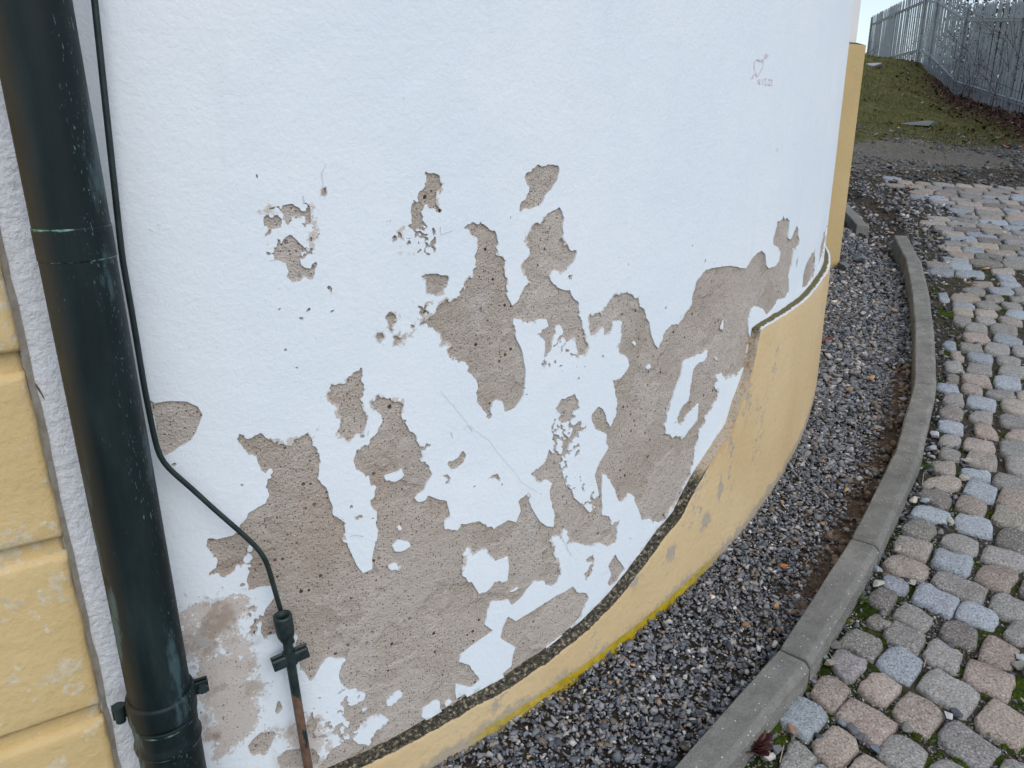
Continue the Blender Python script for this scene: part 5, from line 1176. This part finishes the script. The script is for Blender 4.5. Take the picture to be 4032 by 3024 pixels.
# individually recognisable loose stones
def loose(tile, xy, size, col, label, h=GRAVH, flat=.6, grp='loose stones lying about'):
    p = on_plane(px(tile, [xy]), h)[0]; v, f = chip_proto(int(abs(xy[0] * 7 + xy[1])), flat, 16)
    a = rng.uniform(0, 6.28); Rm = np.array([[math.cos(a), -math.sin(a), 0], [math.sin(a), math.cos(a), 0], [0, 0, 1]])
    o = mesh_obj('stone', (v @ Rm.T) * size + p + [0, 0, size * flat * .5], [tuple(q) for q in f], m_stone, loc=p); o.color = (*col, 1); tag(o, label, 'stone', grp)
S4 = lambda x, y: (x, y)
loose('T1', (290, 105), .012, (.33, .17, .08), 'small orange brown stone in the gravel nearest the kerb', GRAVH - .008)
loose('V', (1692, 1225), .014, (.42, .17, .06), 'bright orange flat stone in the middle of the gravel strip', GRAVH - .008)
loose('Z', (1050, 620), .055, (.15, .18, .185), 'large slate blue stone in front of the far plinth', GRAVH - .012)
loose('Z', (880, 700), .048, (.14, .15, .155), 'large grey stone at the foot of the far plinth corner', GRAVH - .008)
loose('T3', (95, 665), .021, (.46, .44, .37), 'pale lumpy stone beside a blue cobble at the kerb', COBH)
loose('T3', (85, 470), .018, (.27, .30, .32), 'blue grey chip leaning beside the pale lumpy stone', COBH)
loose('T3', (590, 630), .015, (.40, .37, .31), 'long pale tan chip between two blue cobbles', JOINTH - .008, .4)
loose('T3', (365, 140), .014, (.38, .35, .29), 'tan chip resting on a cobble beside the kerb', COBH)
loose('T1', (785, 1265), .0175, (.28, .175, .12), 'rounded brown stone beside the moss and a blue cobble', JOINTH - .008)
loose('T1', (545, 1560), .0155, (.55, .52, .46), 'whitish chip lying beside the red rosette plant', JOINTH - .008)
loose('T1', (620, 1480), .016, (.17, .18, .18), 'dark grey triangular chip right of the red rosette plant', JOINTH - .008)
loose('T1', (1130, 460), .016, (.18, .21, .22), 'slate chip beside the kerb joint', JOINTH - .008, .45)
loose('T1', (1190, 530), .0155, (.30, .26, .21), 'brownish chip wedged between the kerb and a grey cobble', JOINTH - .008)
loose('T1', (1245, 335), .019, (.16, .15, .14), 'dark chip wedged between two cobbles near the kerb', JOINTH - .008)
loose('T1', (1450, 1255), .017, (.13, .13, .135), 'dark rounded pebble in the joint between two pink cobbles', JOINTH - .008)
loose('T1', (1330, 1170), .0145, (.20, .235, .26), 'blue grey pebble at the upper end of the pink joint', JOINTH - .008)
loose('T1', (1545, 1335), .0155, (.15, .15, .15), 'second dark rounded pebble further down the pink joint', JOINTH - .008)
loose('T1', (1685, 1455), .014, (.15, .185, .22), 'upright blue pebble at the corner of four cobbles', JOINTH - .008)
loose('T2', (1095, 910), .0155, (.48, .48, .47), 'whitish chip at the corner of a pink cobble', COBH)
loose('T2', (1225, 890), .015, (.085, .09, .105), 'black slate chip beside the whitish chip', JOINTH - .008)
loose('T2', (520, 1080), .018, (.20, .19, .17), 'flat grey brown chip in a mossy joint', JOINTH - .008, .45)
loose('T4', (915, 160), .022, (.46, .47, .46), 'whitish angular stone against a grey cobble', COBH + .008)
loose('T4', (870, 350), .024, (.33, .35, .36), 'light grey broken slate chip beside the kerb', COBH + .008, .4)
loose('T4', (600, 1120), .019, (.50, .46, .37), 'cream coloured chip at the outer edge of the kerb', COBH + .008)
loose('T4', (770, 1100), .017, (.30, .35, .37), 'pale blue chip lying on a brown cobble', COBH, .35)
loose('T4', (1150, 1410), .019, (.48, .47, .40), 'yellowish white chip between two blue grey cobbles', JOINTH - .008)
loose('T4', (1385, 525), .017, (.45, .42, .36), 'long cream pebble beside a tan cobble', JOINTH - .01)
loose('T4', (1340, 790), .018, (.40, .37, .31), 'tan pebble at the corner of a blue cobble', JOINTH - .01)
loose('T2', (2165, 80), .017, (.40, .42, .41), 'pale chip in the mossy gap at the right edge', JOINTH - .01, .4)
loose('T2', (2130, 190), .019, (.22, .21, .185), 'brown grey pebble in the mossy gap at the right edge', JOINTH - .01)
loose('T4', (230, 715), .001, (.2, .2, .2), '', JOINTH) if False else None
# a broken red brown sliver at the foot of the plinth
p = on_plane(px('D', [(935, 540)]), GRAVH - .012)[0]
v, f = box(p, [np.array([.9, .42, .1]), np.array([-.42, .9, 0]), np.array([0, 0, 1.])], (.034, .006, .004), .002)
o = mesh_obj('sliver', v, f, mat_simple('red_brown_clay', (.16, .035, .025), (.24, .06, .04), 60), loc=p); tag(o, 'long red brown sliver on the gravel beside the plinth', 'sliver')

# ------------------------------------------------------------------ moss, rosette and weeds
def moss_mound(spots):
    V, Fc, o = [], [], 0
    for (x, y, r, h, zb_) in spots:
        nr, na = 7, 18; a = np.linspace(0, 2 * np.pi, na, endpoint=False)
        for k in range(nr):
            t = k / (nr - 1); rr_ = r * t * (1 + .35 * fbm(np.cos(a) * 1.7 + x * 30, np.sin(a) * 1.7 + y * 30, 1, 2, 7)) * np.where(np.cos(a * 2) > 0, 1.15, .85)
            X, Y = x + rr_ * np.cos(a), y + rr_ * np.sin(a)
            Z = zb_ + SLOPE * Y + h * (1 - t ** 2.2) - .004 * t + .22 * h * fbm(X, Y, 160, 2, 3)
            V.append(np.stack([X, Y, Z], 1))
        Fc += [(o + i * na + j, o + i * na + (j + 1) % na, o + (i + 1) * na + (j + 1) % na, o + (i + 1) * na + j) for i in range(nr - 1) for j in range(na)]; o += nr * na
    return np.concatenate(V), Fc
spots = []
for t, xy, r in [('T1', (890, 760), .020), ('T1', (520, 1180), .030), ('T1', (600, 1080), .022), ('T1', (450, 1230), .024), ('T1', (640, 1390), .020), ('T1', (560, 1310), .022), ('T1', (1360, 60), .017), ('T2', (290, 870), .017), ('T2', (430, 960), .017),
                ('T2', (1080, 215), .017), ('T2', (1250, 250), .022), ('T2', (700, 1190), .020), ('T2', (890, 1230), .018), ('T2', (820, 1600), .022), ('T2', (1330, 1580), .022), ('T2', (1820, 1540), .025), ('T2', (1960, 1330), .02), ('T2', (2150, 420), .024), ('T2', (2100, 600), .024), ('T2', (2100, 1380), .02), ('T2', (970, 1480), .012), ('T2', (1640, 650), .012),
                ('T3', (1620, 1380), .020), ('T3', (1560, 1500), .014), ('T3', (1830, 1330), .017), ('T3', (1950, 1400), .017), ('T3', (1320, 1150), .014), ('T3', (1040, 1090), .013), ('T3', (2010, 740), .019), ('T3', (2100, 640), .017), ('T3', (1690, 830), .015), ('T3', (1680, 300), .015), ('T3', (1370, 520), .012), ('T3', (2120, 420), .014), ('T3', (1290, 1580), .015), ('T3', (200, 1490), .018),
                ('T4', (850, 630), .030), ('T4', (800, 560), .022), ('T4', (1260, 660), .019), ('T4', (1720, 1290), .019), ('T4', (1910, 170), .022), ('T4', (2030, 205), .017), ('T5', (1380, 800), .016), ('T5', (1765, 460), .023), ('T5', (1860, 545), .017), ('T5', (2195, 430), .02), ('T5', (1110, 80), .022),
                ('T6', (1070, 700), .042), ('T6', (1010, 610), .022), ('T6', (1120, 720), .03), ('T6', (1270, 1130), .023), ('T6', (1080, 1250), .022), ('T6', (1940, 440), .028), ('T6', (930, 350), .018), ('T6', (1640, 380), .018), ('T6', (1900, 570), .024), ('T6', (1930, 650), .02), ('T6', (1540, 590), .018), ('T6', (1480, 1080), .018), ('T6', (2190, 400), .022), ('T6', (2180, 510), .02), ('T6', (830, 250), .018), ('T6', (1730, 340), .02), ('T6', (1800, 2), .016)]:
    p = on_plane(px(t, [xy]), JOINTH)[0]; r *= 1.35 if len(spots) < 7 else 1.05; spots.append((p[0], p[1], r, .005 + r * .20, -JOINTH - .002))
v, f = moss_mound(spots); tag(mesh_obj('moss', v, f, m_moss, smooth=True), kind='stuff')
# fine moss fuzz on the cushions
n = 9000; ii = rng.integers(0, len(spots), n); sp = np.array(spots)[ii]
a = rng.uniform(0, 2 * np.pi, n); t = np.sqrt(rng.uniform(0, .95, n)); X, Y = sp[:, 0] + sp[:, 2] * t * np.cos(a), sp[:, 1] + sp[:, 2] * t * np.sin(a)
Z = sp[:, 4] + SLOPE * Y + sp[:, 3] * (1 - t ** 2.2); hgt = rng.uniform(.002, .0045, n); a2 = rng.uniform(0, 6.28, n); w_ = .0009
B = np.stack([X, Y, Z], 1); dx = np.stack([np.cos(a2) * w_, np.sin(a2) * w_, 0 * a2], 1); tip = B + np.stack([rng.normal(0, .0015, n), rng.normal(0, .0015, n), hgt], 1)
V = np.stack([B - dx, B + dx, tip], 1).reshape(-1, 3)
cm = np.array([(.03, .05, .006), (.055, .085, .01), (.10, .12, .015), (.075, .06, .012)])[rng.choice(4, n, p=[.35, .4, .17, .08])]
m_fuzz = mat_vcol('moss_fuzz', .9, 200, .3, .1)
tag(mesh_obj('moss_fuzz', V, np.arange(3 * n).reshape(-1, 3), m_fuzz, cols=np.repeat(cm, 3, 0)), kind='stuff')

def leaf(base, d, up, L_, w, curl=.5, th=.0012):
    """small fleshy leaf: a pointed blade with thickness"""
    d = d / np.linalg.norm(d); s = np.cross(d, up); s /= np.linalg.norm(s); V = []
    for k, (t, ww) in enumerate([(0, .45), (.35, .95), (.65, 1.0), (.88, .6), (1.0, .06)]):
        c = base + d * L_ * t + up * L_ * curl * t * t
        for q, h in ((-1, .25), (0, -.0), (1, .25)): V.append(c + s * w * ww * q + up * (h * w * ww))
    n0 = len(V); V += [x - up * th for x in V]
    f = []
    for k in range(4):
        for q in range(2): f.append((k * 3 + q, k * 3 + q + 1, k * 3 + q + 4, k * 3 + q + 3)); f.append((n0 + k * 3 + q + 3, n0 + k * 3 + q + 4, n0 + k * 3 + q + 1, n0 + k * 3 + q))
        f.append((k * 3, k * 3 + 3, n0 + k * 3 + 3, n0 + k * 3)); f.append((k * 3 + 2, n0 + k * 3 + 2, n0 + k * 3 + 5, k * 3 + 5))
    return np.array(V), f
def rosette(name, tile, xy, R_, nl, mats, label, cat, rise=.9, h=JOINTH):
    p = on_plane(px(tile, [xy]), h)[0]; up = np.array([0, -SLOPE * .5, 1.]); up /= np.linalg.norm(up)
    root = empty(name, tuple(p), label=label, cat=cat)
    for k in range(nl):
        t = (k + .5) / nl; a = k * 2.39996; el = math.radians(75 - 62 * t) if rise > .5 else math.radians(40 - 30 * t)
        d = np.array([math.cos(a) * math.cos(el), math.sin(a) * math.cos(el), math.sin(el)])
        L_ = R_ * (.35 + .65 * t) * rng.uniform(.9, 1.1)
        v, f = leaf(p + np.array([math.cos(a), math.sin(a), 0]) * R_ * .12 * t + up * .006 * (1 - t), d, up, L_, L_ * .27, .18)
        mesh_obj('leaf', v, f, mats[k % len(mats)], root, smooth=True)
m_ros = [mat_simple('red_rosette_leaf_%s' % n_, a_, b_, 60, .6) for n_, a_, b_ in (('dark', (.040, .012, .013), (.085, .028, .026)), ('light', (.075, .028, .024), (.12, .05, .04)))]
rosette('rosette_plant', 'T1', (365, 1425), .041, 46, m_ros, 'dark red houseleek rosette in the moss at the outer foot of the kerb', 'plant', .9, JOINTH - .012)
m_weed = [mat_simple('weed_leaf_%s' % n_, a_, b_, 60, .6) for n_, a_, b_ in (('dark', (.045, .085, .022), (.09, .14, .04)), ('light', (.09, .12, .045), (.15, .18, .075)))]
rosette('weed', 'V', (1853, 1296), .028, 20, m_weed, 'pale green leafy weed growing against the kerb between cobbles and chips', 'plant', .3)
rosette('weed', 'T1', (1065, 520), .016, 12, m_weed, 'tiny bright green seedling beside the joint of the kerb', 'plant', .3)
rosette('weed', 'T1', (765, 880), .011, 9, m_weed, 'tiny green seedling above the blue cobble nearest the moss', 'plant', .3)
# dry stalks on the stones
m_stalk = mat_simple('dry_stalk', (.30, .25, .16), (.42, .37, .27), 60)
for k, (t, a_, b_, lab) in enumerate([('T4', (735, 860), (755, 700), 'bent dry straw standing beside the kerb and a tan cobble'), ('T1', (1190, 400), (1250, 530), 'dry straw lying across chips beside a grey cobble'), ('T2', (760, 190), (800, 60), 'dry straw beside a pale blue cobble'), ('T1', (660, 1600), (705, 1410), 'dry brown twig beside the speckled grey cobble')]):
    A_, B_ = on_plane(px(t, [a_, b_]), COBH - .006); mid = (A_ + B_) / 2 + [0, 0, .004]
    v, f = tube(np.array([A_, mid, B_]), .0009, 6); o = mesh_obj('dry_stalk', v, f, m_stalk, loc=tuple(A_)); tag(o, lab, 'straw', 'dry straws on the paving')

# ------------------------------------------------------------------ far slope: turf, leaf litter, rocks
n = 90000
P = np.stack([rng.uniform(2.2, 9.0, n), rng.uniform(6.6, 17.2, n)], 1)
P = P[P[:, 0] / P[:, 1] > .36]; n = len(P)
fdP, _ = seg_dist(P, POSTS[2:, :2])
clump = fbm(P[:, 0], P[:, 1], 3.2, 3, 71)
eg = 7.1 + .55 * fbm(P[:, 0], P[:, 1], 1.1, 4, 40) - .25 * (P[:, 0] - 3.2)
keep = (P[:, 1] > eg + rng.normal(0, .3, n)) & (rng.uniform(-.9, .55, n) < clump + .25) & (rng.uniform(0, 1, n) < np.clip(fdP / .8 + .12, 0, 1))
P, clump = P[keep], clump[keep]; n = len(P)
z = terrain(P); hgt = rng.uniform(.012, .045, n) * (1 + .6 * np.clip(clump, -.5, 1)); a2 = rng.uniform(0, 6.28, n); w_ = rng.uniform(.002, .0045, n)
B = np.column_stack([P, z - .003]); dx = np.stack([np.cos(a2) * w_, np.sin(a2) * w_, 0 * a2], 1)
tip = B + np.stack([rng.normal(0, .016, n), rng.normal(0, .016, n), hgt], 1)
cols = 1.2 * np.array([(.072, .082, .020), (.10, .108, .03), (.135, .125, .05), (.17, .14, .075), (.05, .05, .018)])[rng.choice(5, n, p=[.3, .27, .18, .1, .15])] * rng.uniform(.75, 1.2, (n, 1))
tag(mesh_obj('grass', np.stack([B - dx, B + dx, tip], 1).reshape(-1, 3), np.arange(3 * n).reshape(-1, 3), m_fuzz, cols=np.repeat(cols, 3, 0)), kind='stuff')
def leaves(n, fn, sizes, palette, pb):
    P = fn(n); n = len(P); z = terrain(P) + rng.uniform(.004, .03, n)
    a = rng.uniform(0, 6.28, n); s = rng.uniform(*sizes, n); tl = rng.normal(0, .45, (n, 2))
    q = np.array([(-1, 0, .25), (-.3, .5, 0), (.4, .42, .05), (1, 0, .3), (.4, -.42, .05), (-.3, -.5, 0)])
    ca, sa = np.cos(a)[:, None], np.sin(a)[:, None]
    X = (q[:, 0] * ca - q[:, 1] * sa) * s[:, None]; Y = (q[:, 0] * sa + q[:, 1] * ca) * s[:, None]
    Z = q[:, 2] * s[:, None] * .9 + X * tl[:, :1] + Y * tl[:, 1:] + z[:, None]
    V = np.stack([X + P[:, :1], Y + P[:, 1:], Z], -1).reshape(-1, 3)
    cl = np.array(palette)[rng.choice(len(palette), n, p=pb)] * rng.uniform(.7, 1.25, (n, 1))
    f = (np.array([[0, 1, 2, 3], [0, 3, 4, 5]])[None] + (np.arange(n) * 6)[:, None, None]).reshape(-1, 4)
    return V, f, np.repeat(cl, 6, 0)
def litter_pts(n):
    i = rng.integers(2, len(POSTS) - 1, n); t = rng.uniform(0, 1, n); Q = POSTS[i, :2] + (POSTS[i + 1, :2] - POSTS[i, :2]) * t[:, None]
    Q = Q + np.stack([-np.abs(rng.exponential(.42, n)), rng.normal(0, .25, n)], 1); return Q[(Q[:, 1] > 5) & (rng.uniform(0, 1, len(Q)) < np.clip(1.4 - np.clip(Q[:, 1] - 10, 0, 9) / 3.2, .05, 1))]
m_leaf = mat_vcol('dead_leaf', .8, 60, .4, .2)
v, f, cl = leaves(4200, litter_pts, (.012, .034), [(.06, .028, .02), (.11, .05, .032), (.17, .095, .06), (.26, .18, .13), (.035, .02, .016)], [.33, .3, .17, .06, .14])
tag(mesh_obj('leaf_litter', v, f, m_leaf, cols=cl), kind='stuff')
v, f, cl = leaves(300, lambda n: np.stack([rng.uniform(2.6, 8, n), rng.uniform(7, 16, n)], 1), (.008, .022), [(.13, .08, .05), (.24, .18, .11), (.36, .32, .24)], [.6, .3, .1])
tag(mesh_obj('scattered_leaves', v, f, m_leaf, cols=cl), kind='stuff')
def rock(tile, pts_c, size, flat, col, label, h):
    p = on_plane(px(tile, [pts_c]), h)[0]; p[2] = terrain(p[None, :2])[0]
    v, f = chip_proto(int(pts_c[0] * 3), flat, 26); o = mesh_obj('rock', v * np.array(size) + p, [tuple(q) for q in f], m_stone, loc=p); o.color = (*col, 1); tag(o, label, 'rock')
rock('V', (1978, 243), (.26, .30, .09), .5, (.17, .19, .185), 'flat grey rock breaking through the grass slope', 1.43)
rock('V', (1884, 132), (.22, .3, .10), .7, (.36, .38, .40), 'pale rock at the crest of the slope left of the fence', 1.43)

# ------------------------------------------------------------------ palisade fence
fence = empty('palisade_fence', tuple(POSTS[3]), label='grey galvanised palisade fence stepping down the slope behind the grass', cat='fence')
pale_meshes = []
def pale_mesh(kind):
    w, d = .040, .013; tot0 = -.30 if kind else -.26; top = .23
    prof = [(-w, -.004), (-w * .45, d), (w * .45, d), (w, -.004), (w * .45, d - .003), (-w * .45, d - .003)]
    V = []
    for z, s in ((tot0, 1), (RAILH + top - .05, 1), (RAILH + top - .012, .55), (RAILH + top, .12)):
        for x, y in prof: V.append((x * s, y, z))
    f = [tuple(q) for q in grid_faces_rows(4, 6).tolist()] + [tuple(range(18, 24))]
    me = bpy.data.meshes.new('pale'); me.from_pydata(V, [], f); me.materials.append(m_galv); return me
PM = [pale_mesh(0), pale_mesh(1)]
fl = np.array(world_loc(fence))
for i in range(len(POSTS) - 1):
    a, b = POSTS[i], POSTS[i + 1]; L_ = np.hypot(*(b - a)[:2]); tdir = (b - a)[:2] / L_; nn = np.array([-tdir[1], tdir[0]])
    if nn @ -a[:2] < 0: nn = -nn                                     # towards the camera side
    npal = max(2, int(round(L_ / .15)))
    for k in range(npal):
        t = (k + .5) / npal; q = a + (b - a) * t
        o = bpy.data.objects.new('pale', PM[k % 2]); link(o, fence)
        back = q[:2] - nn * .03
        o.location = (back[0] - fl[0] + rng.normal(0, .002), back[1] - fl[1], q[2] - fl[2] + rng.normal(0, .008))
        o.rotation_euler = (rng.normal(0, .006), rng.normal(0, .006), math.atan2(nn[1], nn[0]) - math.pi / 2 + rng.normal(0, .05))
    for hz in (0, RAILH):
        v1 = []
        for t in (-.01, 1.01):
            q = a + (b - a) * t
            for o_, h in ((.0, -.024), (.022, -.022), (.022, -.017), (.005, -.017), (.005, .017), (.022, .017), (.022, .022), (.0, .024)): v1.append((q[0] + nn[0] * (o_ - .012), q[1] + nn[1] * (o_ - .012), q[2] + hz + h))
        mesh_obj('rail', np.array(v1), [(j, (j + 1) % 8, 8 + (j + 1) % 8, 8 + j) for j in range(8)] + [tuple(range(8))[::-1], tuple(range(8, 16))], m_galv, fence)
for i, p in enumerate(POSTS):
    t = (POSTS[min(i + 1, len(POSTS) - 1)] - POSTS[max(i - 1, 0)])[:2]; t /= np.linalg.norm(t); nn = np.array([-t[1], t[0]])
    v, f = box(np.array([p[0] - nn[0] * .0, p[1], p[2] + RAILH / 2 - .11]), [np.array([*t, 0]), np.array([*nn, 0]), np.array([0, 0, 1.])], (.030, .022, RAILH / 2 + .31), .004)
    mesh_obj('post', v, f, m_galv, fence)

# ------------------------------------------------------------------ bare shrubs behind (and through) the fence
m_twig = mat_simple('bare_twig', (.035, .026, .024), (.085, .062, .055), 30)
m_ever = mat_vcol('dark_leaf', .6, 60, .4, .1)
def shrub(base, height, spread, ntw, nleaf, label, seed, lean=(0, 0)):
    r = np.random.default_rng(seed); root = empty('shrub', tuple(base), label=label, cat='shrub')
    parts, tips = [], []
    def twig(p, d, L_, rad, depth):
        pts = [p]; q = p.copy()
        for k in range(3):
            d = d + r.normal(0, .16, 3) + np.array([0, 0, .03]); d /= np.linalg.norm(d); q = q + d * L_ / 3; pts.append(q.copy())
        parts.append(tube(np.array(pts), np.linspace(rad, rad * .45, 4), 4, False)); tips.append(q)
        if depth:
            for _ in range(r.integers(3, 5)):
                k = r.integers(1, 4); dd = d + r.normal(0, .55, 3); dd[2] = abs(dd[2]) * .7 + .15; twig(pts[k], dd / np.linalg.norm(dd), L_ * r.uniform(.5, .75), rad * .5, depth - 1)
    for _ in range(ntw):
        d = np.array([r.normal(0, .45) + lean[0], r.normal(0, .45) + lean[1], 1.0]); b0_ = np.array(base) + np.array([r.normal(0, spread), r.normal(0, spread), -.05])
        twig(b0_, d / np.linalg.norm(d), height * r.uniform(.35, .6), .0065, 3)
    v, f = merge(*parts); o_ = mesh_obj('branches', v, f, m_twig, root); o_['kind'] = 'stuff'
    if nleaf:
        tp = np.array(tips)[r.integers(0, len(tips), nleaf)] + r.normal(0, .09, (nleaf, 3)); tp[:, 2] -= r.uniform(0, height * .35, nleaf)
        s = r.uniform(.007, .018, nleaf); e1 = r.normal(size=(nleaf, 3)); e1 /= np.linalg.norm(e1, axis=1)[:, None]; e2 = np.cross(e1, r.normal(size=(nleaf, 3))); e2 /= np.linalg.norm(e2, axis=1)[:, None]
        V = np.stack([tp - e1 * s[:, None], tp + e2 * s[:, None] * .5, tp + e1 * s[:, None], tp - e2 * s[:, None] * .5], 1).reshape(-1, 3)
        cl = np.array([(.03, .035, .02), (.05, .045, .028), (.06, .035, .025), (.035, .045, .04)])[r.integers(0, 4, nleaf)]
        mesh_obj('foliage', V, np.arange(4 * nleaf).reshape(-1, 4), m_ever, root, cols=np.repeat(cl, 4, 0))
def behind(i, t, off):
    q = POSTS[i] + (POSTS[i + 1] - POSTS[i]) * t; td = (POSTS[i + 1] - POSTS[i])[:2]; td /= np.linalg.norm(td); nn = np.array([-td[1], td[0]])
    if nn @ -q[:2] < 0: nn = -nn
    q2 = q[:2] - nn * off; return (q2[0], q2[1], min(q[2] - .2, terrain(q2[None])[0]))
shrub(behind(0, .5, .5), .95, .35, 9, 900, 'low dark bush behind the far left end of the fence', 1)
shrub(behind(1, .45, .45), 1.15, .40, 10, 900, 'bare thorny bush behind the fence near its far corner', 2)
shrub(behind(3, .35, .5), 1.5, .30, 9, 500, 'tall bare shrub behind the corner panel of the fence', 3)
shrub(behind(4, .2, .5), 1.7, .35, 11, 700, 'dense bare shrub behind the fence panel left of the frame edge', 4)
shrub(behind(4, .75, .5), 1.75, .35, 11, 700, 'bare shrub rising above the pales in the top right corner', 5)
shrub(behind(5, .4, .5), 1.7, .35, 10, 600, 'bare shrub behind the nearest fence panel', 6)
shrub(behind(4, .45, -.06), 1.0, .2, 2, 0, 'single brown briar climbing on the front of the fence', 8, (.2, 0))
# dark thicket further back
n = 26000
i = rng.integers(2, len(POSTS) - 1, n); t = rng.uniform(0, 1, n); Q = POSTS[i] + (POSTS[i + 1] - POSTS[i]) * t[:, None]
Q = Q + np.stack([rng.uniform(.7, 2.6, n), rng.uniform(.2, 1.0, n), rng.beta(1.1, 1.9, n) * 1.55 - .35], 1)
s = rng.uniform(.018, .05, n); e1 = rng.normal(size=(n, 3)); e1 /= np.linalg.norm(e1, axis=1)[:, None]; e2 = np.cross(e1, rng.normal(size=(n, 3))); e2 /= np.linalg.norm(e2, axis=1)[:, None]
V = np.stack([Q - e1 * s[:, None], Q + e2 * s[:, None] * .6, Q + e1 * s[:, None], Q - e2 * s[:, None] * .6], 1).reshape(-1, 3)
cl = np.array([(.03, .026, .024), (.05, .036, .03), (.07, .045, .038), (.04, .042, .03), (.09, .065, .055)])[rng.integers(0, 5, n)]
tag(mesh_obj('thicket', V, np.arange(4 * n).reshape(-1, 4), m_ever, cols=np.repeat(cl, 4, 0)), kind='stuff')
